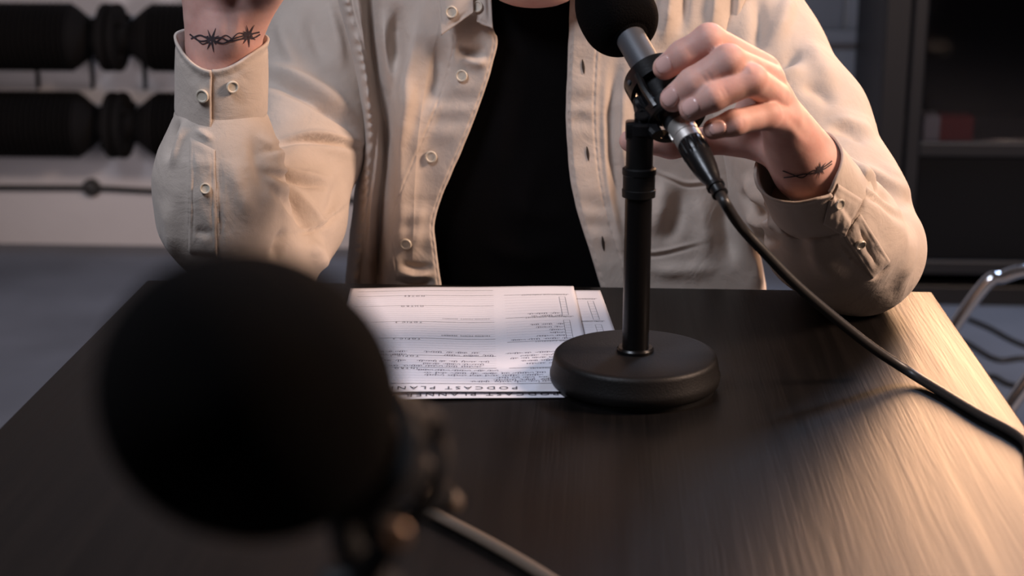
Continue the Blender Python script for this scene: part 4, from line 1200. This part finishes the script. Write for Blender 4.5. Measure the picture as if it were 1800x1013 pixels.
# right sleeve (image left)
upR = [(J(612, 0, 1.69), .067), (J(562, 120, 1.655), .0625), (J(532, 250, 1.59), .0585), (J(502, 380, 1.510), .0535), (J(466, 452, 1.445), .0510)]
foR = [(J(440, 452, 1.425), .0520), (J(390, 372, 1.402), .0530), (J(384, 310, 1.395), .0515), (J(388, 268, 1.392), .0440), (J(389, 236, 1.391), .0345), (J(390, 165, 1.388), .0290)]
cpR = J(390, 165, 1.388); cnR = unit(foR[-1][0]-foR[-2][0])
F_R = [
    # upper sleeve
    ([(660, 258), (600, 242), (540, 236), (440, 268)], 12, 9, 's'), ([(440, 274), (520, 250), (590, 252), (660, 266)], 7, -7, 'r'),
    ([(440, 135), (520, 160), (580, 192), (640, 235)], 10, -7, 'r'), ([(440, 105), (530, 138), (590, 178), (640, 220)], 12, 5, 'r'),
    ([(540, 172), (590, 202), (640, 246)], 6, -3, 'r'),
    ([(490, 20), (506, 80), (530, 130)], 14, 4, 'r'), ([(540, 0), (550, 60), (580, 120)], 14, -4, 'r'), ([(575, -10), (590, 60), (606, 130)], 10, 4, 'r'),
    ([(455, 300), (515, 317), (590, 330)], 7, -4.5, 'r'), ([(455, 290), (520, 306), (595, 318)], 8, 3.5, 'r'),
    ([(470, 322), (520, 372), (566, 432)], 9, -5, 'r'), ([(490, 312), (540, 362), (586, 424)], 9, 4, 'r'),
    ([(498, 408), (530, 404), (560, 394), (596, 368), (618, 342)], 4, 2, 'r'), ([(498, 414), (530, 410), (562, 400), (600, 374), (620, 348)], 3.5, -2.2, 'r'),
    ([(480, 470), (492, 430), (506, 395)], 9, -5, 'r'), ([(540, 420), (560, 450), (566, 484)], 12, 5, 'r'), ([(596, 300), (590, 350), (570, 400)], 12, -4, 'r'),
    # forearm
    ([(316, 205), (306, 240), (292, 290)], 9, -6, 'r'), ([(326, 205), (312, 250), (300, 300)], 8, 5, 'r'),
    ([(340, 250), (334, 330), (334, 440)], 4, 1.8, 'r'), ([(378, 250), (379, 340), (381, 450)], 4, 2.4, 's'), ([(384, 250), (385, 340), (387, 450)], 4, -2.2, 'r'),
    ([(338, 228), (358, 236), (376, 250)], 5, 2, 'r'), ([(336, 405), (358, 409), (380, 408)], 4, -2, 'r'),
    ([(336, 280), (358, 286), (380, 284)], 7, 1.2, 'r'), ([(336, 350), (358, 342), (380, 352)], 8, 1.0, 'r'),
    ([(400, 270), (420, 330), (450, 400)], 16, 2.5, 'r'), ([(440, 230), (456, 300), (476, 360)], 12, -3, 'r'), ([(290, 340), (300, 400), (310, 460)], 14, 3, 'r'),
    ([(440, 236), (474, 262), (486, 310)], 7, 3, 's'), ([(462, 300), (490, 340), (500, 396)], 7, 3, 's'),
]
slR, BV_sR = sleeve('sleeve', upR, foR, cpR, cnR, .03, F_R, .0026, seed=11, kel=.003)
# left sleeve (image right)
upL = [(J(1275, 5, 1.675), .070), (J(1325, 110, 1.635), .068), (J(1400, 225, 1.565), .066), (J(1470, 350, 1.495), .058), (J(1528, 436, 1.452), .0495)]
foL = [(J(1516, 446, 1.450), .0500), (J(1478, 408, 1.388), .0480), (J(1449, 366, 1.348), .0425), (J(1432, 338, 1.328), .0345), (J(1412, 304, 1.308), .0290)]
cpL = J(1436, 344, 1.332); cnL = unit(foL[-1][0]-foL[-2][0])
F_L = [
    ([(1345, 100), (1372, 110), (1412, 88)], 12, -6, 'r'), ([(1330, 128), (1372, 134), (1424, 112)], 12, 4, 'r'),
    ([(1410, 60), (1440, 110), (1480, 160)], 16, 4, 'r'), ([(1400, 150), (1440, 160), (1470, 190)], 12, -5, 'r'),
    ([(1446, 216), (1480, 218), (1516, 232), (1540, 252)], 9, 6, 's'), ([(1450, 228), (1490, 230), (1530, 256)], 8, -4, 'r'),
    ([(1390, -30), (1374, 40), (1352, 90)], 16, 5, 'r'), ([(1330, -30), (1334, 50), (1322, 110)], 12, -5, 'r'),
    ([(1490, 296), (1535, 322), (1600, 372)], 8, -5, 'r'), ([(1490, 284), (1540, 308), (1605, 358)], 9, 4, 'r'), ([(1500, 338), (1545, 352), (1600, 398)], 7, -3.5, 'r'),
    ([(1512, 376), (1530, 420), (1562, 462)], 5, 2.4, 's'), ([(1504, 384), (1520, 430), (1545, 476)], 3.5, -1.6, 'r'),
    ([(1462, 410), (1490, 450), (1532, 492)], 4, -2.2, 'r'), ([(1530, 492), (1548, 480), (1564, 462)], 4, -2, 'r'),
    ([(1590, 380), (1598, 440), (1574, 520)], 12, 4, 'r'), ([(1400, 420), (1440, 460), (1500, 500)], 18, 3, 'r'), ([(1380, 350), (1400, 420), (1440, 480)], 14, -3, 'r'),
    ([(1312, 300), (1330, 340), (1352, 370)], 10, 6, 'r'), ([(1304, 330), (1326, 366), (1350, 386)], 8, -6, 'r'), ([(1310, 372), (1336, 392), (1366, 400)], 8, 5, 'r'), ([(1322, 410), (1350, 424), (1376, 428)], 7, -5, 'r'),
    ([(1545, 280), (1572, 310), (1600, 360)], 10, 3, 'r'),
]
exL = lambda P, d: smin(smin(d, cone(P, J(1438, 424, 1.400), J(1500, 456, 1.445), .046, .0495), .02), cone(P, J(1380, 330, 1.60), J(1475, 430, 1.50), .060, .054), .03)
slL, BV_sL = sleeve('sleeve', upL, foL, cpL, cnL, .03, F_L, .0026, seed=23, kel=.012, extra=exL)

# ---- cuffs: bands of cloth between a lower and an upper ring, open overlap with rounded corner
def cuff(name, base_c, base_u, base_v, top_c, top_u, top_v, rim, folds, a_open, nseg=150, nr=34, seed=5, low=0.0):
    """rings c + u cos a + v sin a ; rim(a) trims the upper edge (0..1)"""
    aa = np.linspace(0, 2*math.pi, nseg) + a_open; tt = np.linspace(0, 1, nr)
    V = np.zeros((nseg, nr, 3))
    for i, a in enumerate(aa):
        over = .0028*(1 - i/(nseg-1)) if i > nseg*.5 else .0028
        lift = .0014 + .0030*np.clip((i/(nseg-1)-.86)/.10, 0, 1)
        lo_ = base_c + (base_u*math.cos(a) + base_v*math.sin(a))
        hi_ = top_c + (top_u*math.cos(a) + top_v*math.sin(a))
        out = unit(base_u*math.cos(a) + base_v*math.sin(a))
        tm = rim(a - a_open)
        for k, t in enumerate(tt):
            b0 = min(a - a_open, 2*math.pi - (a - a_open)); t0 = -low*math.exp(-(b0/.85)**2); q = t0 + (tm-t0)*t
            edge = .0011*math.exp(-((t-1)/.05)**2) + .0008*math.exp(-((t-.06)/.04)**2) - .0007*math.exp(-((t-.90)/.02)**2) - .0007*math.exp(-((t-.12)/.02)**2)
            V[i, k] = lo_*(1-q) + hi_*q + out*(lift + edge)
    V = V.reshape(-1, 3); ii = np.arange(nseg*nr).reshape(nseg, nr)
    F = np.stack([ii[:-1, :-1], ii[1:, :-1], ii[1:, 1:], ii[:-1, 1:]], -1).reshape(-1, 4)
    n = vnormals(V, F); ctr = (base_c+top_c)/2
    if ((V-ctr)*n).sum(1).mean() < 0: F = F[:, ::-1]; n = -n
    px, py, _ = proj(V)
    view = unit(ctr-CAM); face = np.clip(-(n @ view)*3+.3, 0, 1)
    V = V + n*(fold_field(px, py, folds)*face + .0006*noise3(V, 140, seed))[:, None]
    o = plink(name, V, F, M['shirt'], shirt)
    so = o.modifiers.new('t', 'SOLIDIFY'); so.thickness = .0022; so.offset = -1
    return o, bvh_of(V, F)
def ringdirs(n):
    u = unit(RGT - n*np.dot(RGT, n)); return u, np.cross(n, u)
uR, vR = ringdirs(cnR)
bcR = J(389, 214, 1.3915); tcR = J(390, 64, 1.385)
def rimR(b_):       # b_ runs 0..2pi from the front overlap
    b_ = min(b_, 2*math.pi-b_); return 1.0 - .27*math.exp(-(b_/.85)**2)
cuR, BV_cR = cuff('cuff', bcR, uR*.0380, vR*.0365, tcR, uR*.0375, vR*.0365, rimR, [([(330, 120), (350, 140), (372, 150)], 8, -1.5, 'r')], -math.pi/2 - .05, low=.24)
uL, vL = ringdirs(cnL)
bcL = J(1447, 362, 1.345); tcL = J(1403, 290, 1.298)
cuL, BV_cL = cuff('cuff', bcL, uL*.0415, vL*.0395, tcL, uL*.0345, vL*.0325, lambda b_: 1.0 - .08*math.exp(-(min(b_, 2*math.pi-b_)/.2)**2), [], -math.pi/2 + .6)

# ---- collar leaf with its button (image left side)
def sheet_px(name, quad_fn, nu, nv, parent, folds=(), thick=.0022):
    u = np.linspace(0, 1, nu); v = np.linspace(0, 1, nv); U, Vv = np.meshgrid(u, v, indexing='ij')
    px, py, Y = quad_fn(U, Vv)
    P0 = PY(px, py, Y - fold_field(px.ravel(), py.ravel(), folds).reshape(px.shape)).reshape(-1, 3)
    ii = np.arange(nu*nv).reshape(nu, nv)
    F = np.stack([ii[:-1, :-1], ii[1:, :-1], ii[1:, 1:], ii[:-1, 1:]], -1).reshape(-1, 4)
    n = vnormals(P0, F)
    if (n @ FWD).mean() > 0: F = F[:, ::-1]
    o = plink(name, P0, F, M['shirt'], parent)
    so = o.modifiers.new('t', 'SOLIDIFY'); so.thickness = thick; so.offset = -1
    return o, bvh_of(P0, F)
def bilin(c00, c10, c11, c01):
    c00, c10, c11, c01 = map(np.asarray, (c00, c10, c11, c01))
    def f(U, V):
        q = (c00[None, None]*((1-U)*(1-V))[..., None] + c10[None, None]*(U*(1-V))[..., None] + c11[None, None]*(U*V)[..., None] + c01[None, None]*((1-U)*V)[..., None])
        return q[..., 0], q[..., 1], q[..., 2] - .004*np.sin(U*math.pi)*np.sin(V*math.pi)
    return f
col1, BV_c1 = sheet_px('collar', bilin((764, -60, 1.545), (832, -60, 1.545), (832, 22, 1.533), (775, 62, 1.530)), 30, 40, shirt,
    [([(772, -30), (781, 50)], 3, -1.4, 'r'), ([(780, 52), (826, 18)], 3, -1.4, 'r')])
col2, BV_c2 = sheet_px('collar_stand', bilin((826, -60, 1.556), (862, -60, 1.556), (866, 50, 1.536), (838, 38, 1.538)), 24, 40, shirt,
    [([(856, -30), (860, 44)], 3, -1.4, 'r'), ([(842, 34), (860, 46)], 3, -1.2, 'r')])
col3, _ = sheet_px('collar', bilin((1000, -60, 1.556), (1090, -60, 1.55), (1078, 40, 1.54), (1004, -8, 1.545)), 24, 40, shirt)

# ---- collar standing round the back of the neck, its leaf turned down outside
na, nh = 70, 18
Vc = []
for i in range(na):
    a = math.radians(48) + (2*math.pi - math.radians(96))*i/(na-1)
    back = .5 - .5*math.cos(a)
    for k in range(nh):
        s_ = k/(nh-1)
        up = math.sin(s_*math.pi*.62)/math.sin(math.pi*.5)
        r_ = .088 + .004*s_ + .030*max(0, s_-.45)**1.2*1.6
        z_ = 1.030 + .034*back + .036*(s_/.5 if s_ < .5 else 1 - (s_-.5)*1.3)
        Vc.append((TX + (r_+.006)*math.sin(a), 1.695 - r_*math.cos(a), z_))
ii = np.arange(na*nh).reshape(na, nh)
Fc = np.stack([ii[:-1, :-1], ii[1:, :-1], ii[1:, 1:], ii[:-1, 1:]], -1).reshape(-1, 4)
oc = plink('collar', np.array(Vc), Fc, M['shirt'], shirt)
so = oc.modifiers.new('t', 'SOLIDIFY'); so.thickness = .0025; so.offset = 0
# ---- sewn-on strips: cloth laid over the sleeve inside a photo-pixel outline
def strip(name, bvs, quad, nu=34, nv=44, lift=.0022):
    c00, c10, c11, c01 = [np.array(q, float) for q in quad]
    V = []
    for i in range(nu):
        for k in range(nv):
            U = i/(nu-1); W = k/(nv-1)
            q = c00*(1-U)*(1-W) + c10*U*(1-W) + c11*U*W + c01*(1-U)*W
            best = None
            for bv in bvs:
                h, n = cast(bv, q[0], q[1])
                if h is not None and (best is None or (h-Vector(CAM)).length < (best[0]-Vector(CAM)).length): best = (h, n)
            if best is None: return None
            h, n = best
            if n.dot(Vector(FWD)) > 0: n = -n
            e = min(U*26, (1-U)*26, W*40, (1-W)*40)           # roughly pixels from the outline
            z = lift*(1-math.exp(-e/1.2)) - .0007*math.exp(-((e-4)/1.0)**2) + .00022*math.sin(W*22 + 2*math.sin(U*5))*min(1, e/5)
            V.append(np.array(h + n*(z + .0002)))
    V = np.array(V); ii = np.arange(nu*nv).reshape(nu, nv)
    F = np.stack([ii[:-1, :-1], ii[1:, :-1], ii[1:, 1:], ii[:-1, 1:]], -1).reshape(-1, 4)
    V = relax(V, F, 4, .5)
    if (vnormals(V, F) @ FWD).mean() > 0: F = F[:, ::-1]
    plink(name, V, F, M['shirt'], shirt)
    return bvh_of(V, F)
S_R = strip('placket', [BV_sR, BV_cR], [(333, 238), (379, 262), (383, 452), (331, 446)]) or BV_sR
S_L2 = strip('placket', [BV_sL, BV_cL], [(1512, 374), (1482, 416), (1532, 492), (1566, 460)]) or BV_sL
S_L1 = strip('cuff_flap', [BV_cL, BV_sL], [(1464, 316), (1446, 394), (1484, 418), (1516, 350)], lift=.0028) or BV_cL
# ---- buttons and button holes
def button(bv, px, py, rpx=10.5, Y=None):
    p, n = cast(bv, px, py)
    if p is None: return
    ns = Vector((0, 0, 0))
    for dx in (-10, 0, 10):
        for dy in (-10, 0, 10):
            q, m_ = cast(bv, px+dx, py+dy)
            if m_ is not None: ns += m_
    n = ns.normalized(); r = rm(rpx, p[1])
    if n.dot(Vector(FWD)) > 0: n = -n
    b = MB(); b.lathe([(0, -.001), (r*.9, -.001), (r, .0002), (r, .0014), (r*.9, .0022), (r*.76, .0022), (r*.66, .0014), (r*.3, .0012), (0, .0012)], origin=tuple(np.array(p) - PO + np.array(n)*.001), axis=tuple(n), seg=28)
    o = b.build('button', M['button'], shirt)
    R = frame_of(n)
    t = MB()
    for k in range(4):
        a = k*math.pi/2 + .6; a2 = a + math.pi
        if k < 2: t.tube([np.array(p)-PO + np.array(R @ Vector((r*.26*math.cos(a), r*.26*math.sin(a), .0024))), np.array(p)-PO + np.array(R @ Vector((r*.26*math.cos(a2), r*.26*math.sin(a2), .0024)))], .0006, 6)
    # thread is part of the shirt's look: keep as one small sub-piece merged with the button
    for k in range(4):
        a = k*math.pi/2 + .6
    o.data.materials.append(M['thread'])
    return o
for x, y in ((812, 133), (758, 275), (714, 428)): button(BV_pl, x, y)
button(BV_c1, 794, 21); button(BV_c2, 840, 12, 10)
button(BV_cR, 357, 168, 12); button(BV_cR, 408, 152, 11); button(S_R, 361, 331, 10)
button(S_L1, 1474, 358, 10); button(S_L2, 1511, 428, 10)
def buttonhole(bv, px, py, dx, dy, half=12):
    V = []; pts = [(px+dx*t*half, py+dy*t*half) for t in np.linspace(-1, 1, 9)]
    mb = MB(); n_ = (-dy, dx)
    for i, (x, y) in enumerate(pts):
        w = 2.2*math.cos((i/8-.5)*2.9) + .3
        for s in (-1, 1):
            h, nn = cast(bv, x+n_[0]*s*w, y+n_[1]*s*w)
            if h is None: return
            V.append(np.array(h + nn*(.0005 if nn.dot(Vector(FWD)) < 0 else -.0005)) - PO)
    mb.add(V, [(2*i, 2*i+1, 2*i+3, 2*i+2) for i in range(8)])
    mb.build('buttonhole', M['hole'], shirt, sharp=0)
for x, y in ((1025, 117), (1033, 270), (1060, 428)): buttonhole(BV_pr, x, y, .12, .99, 13)
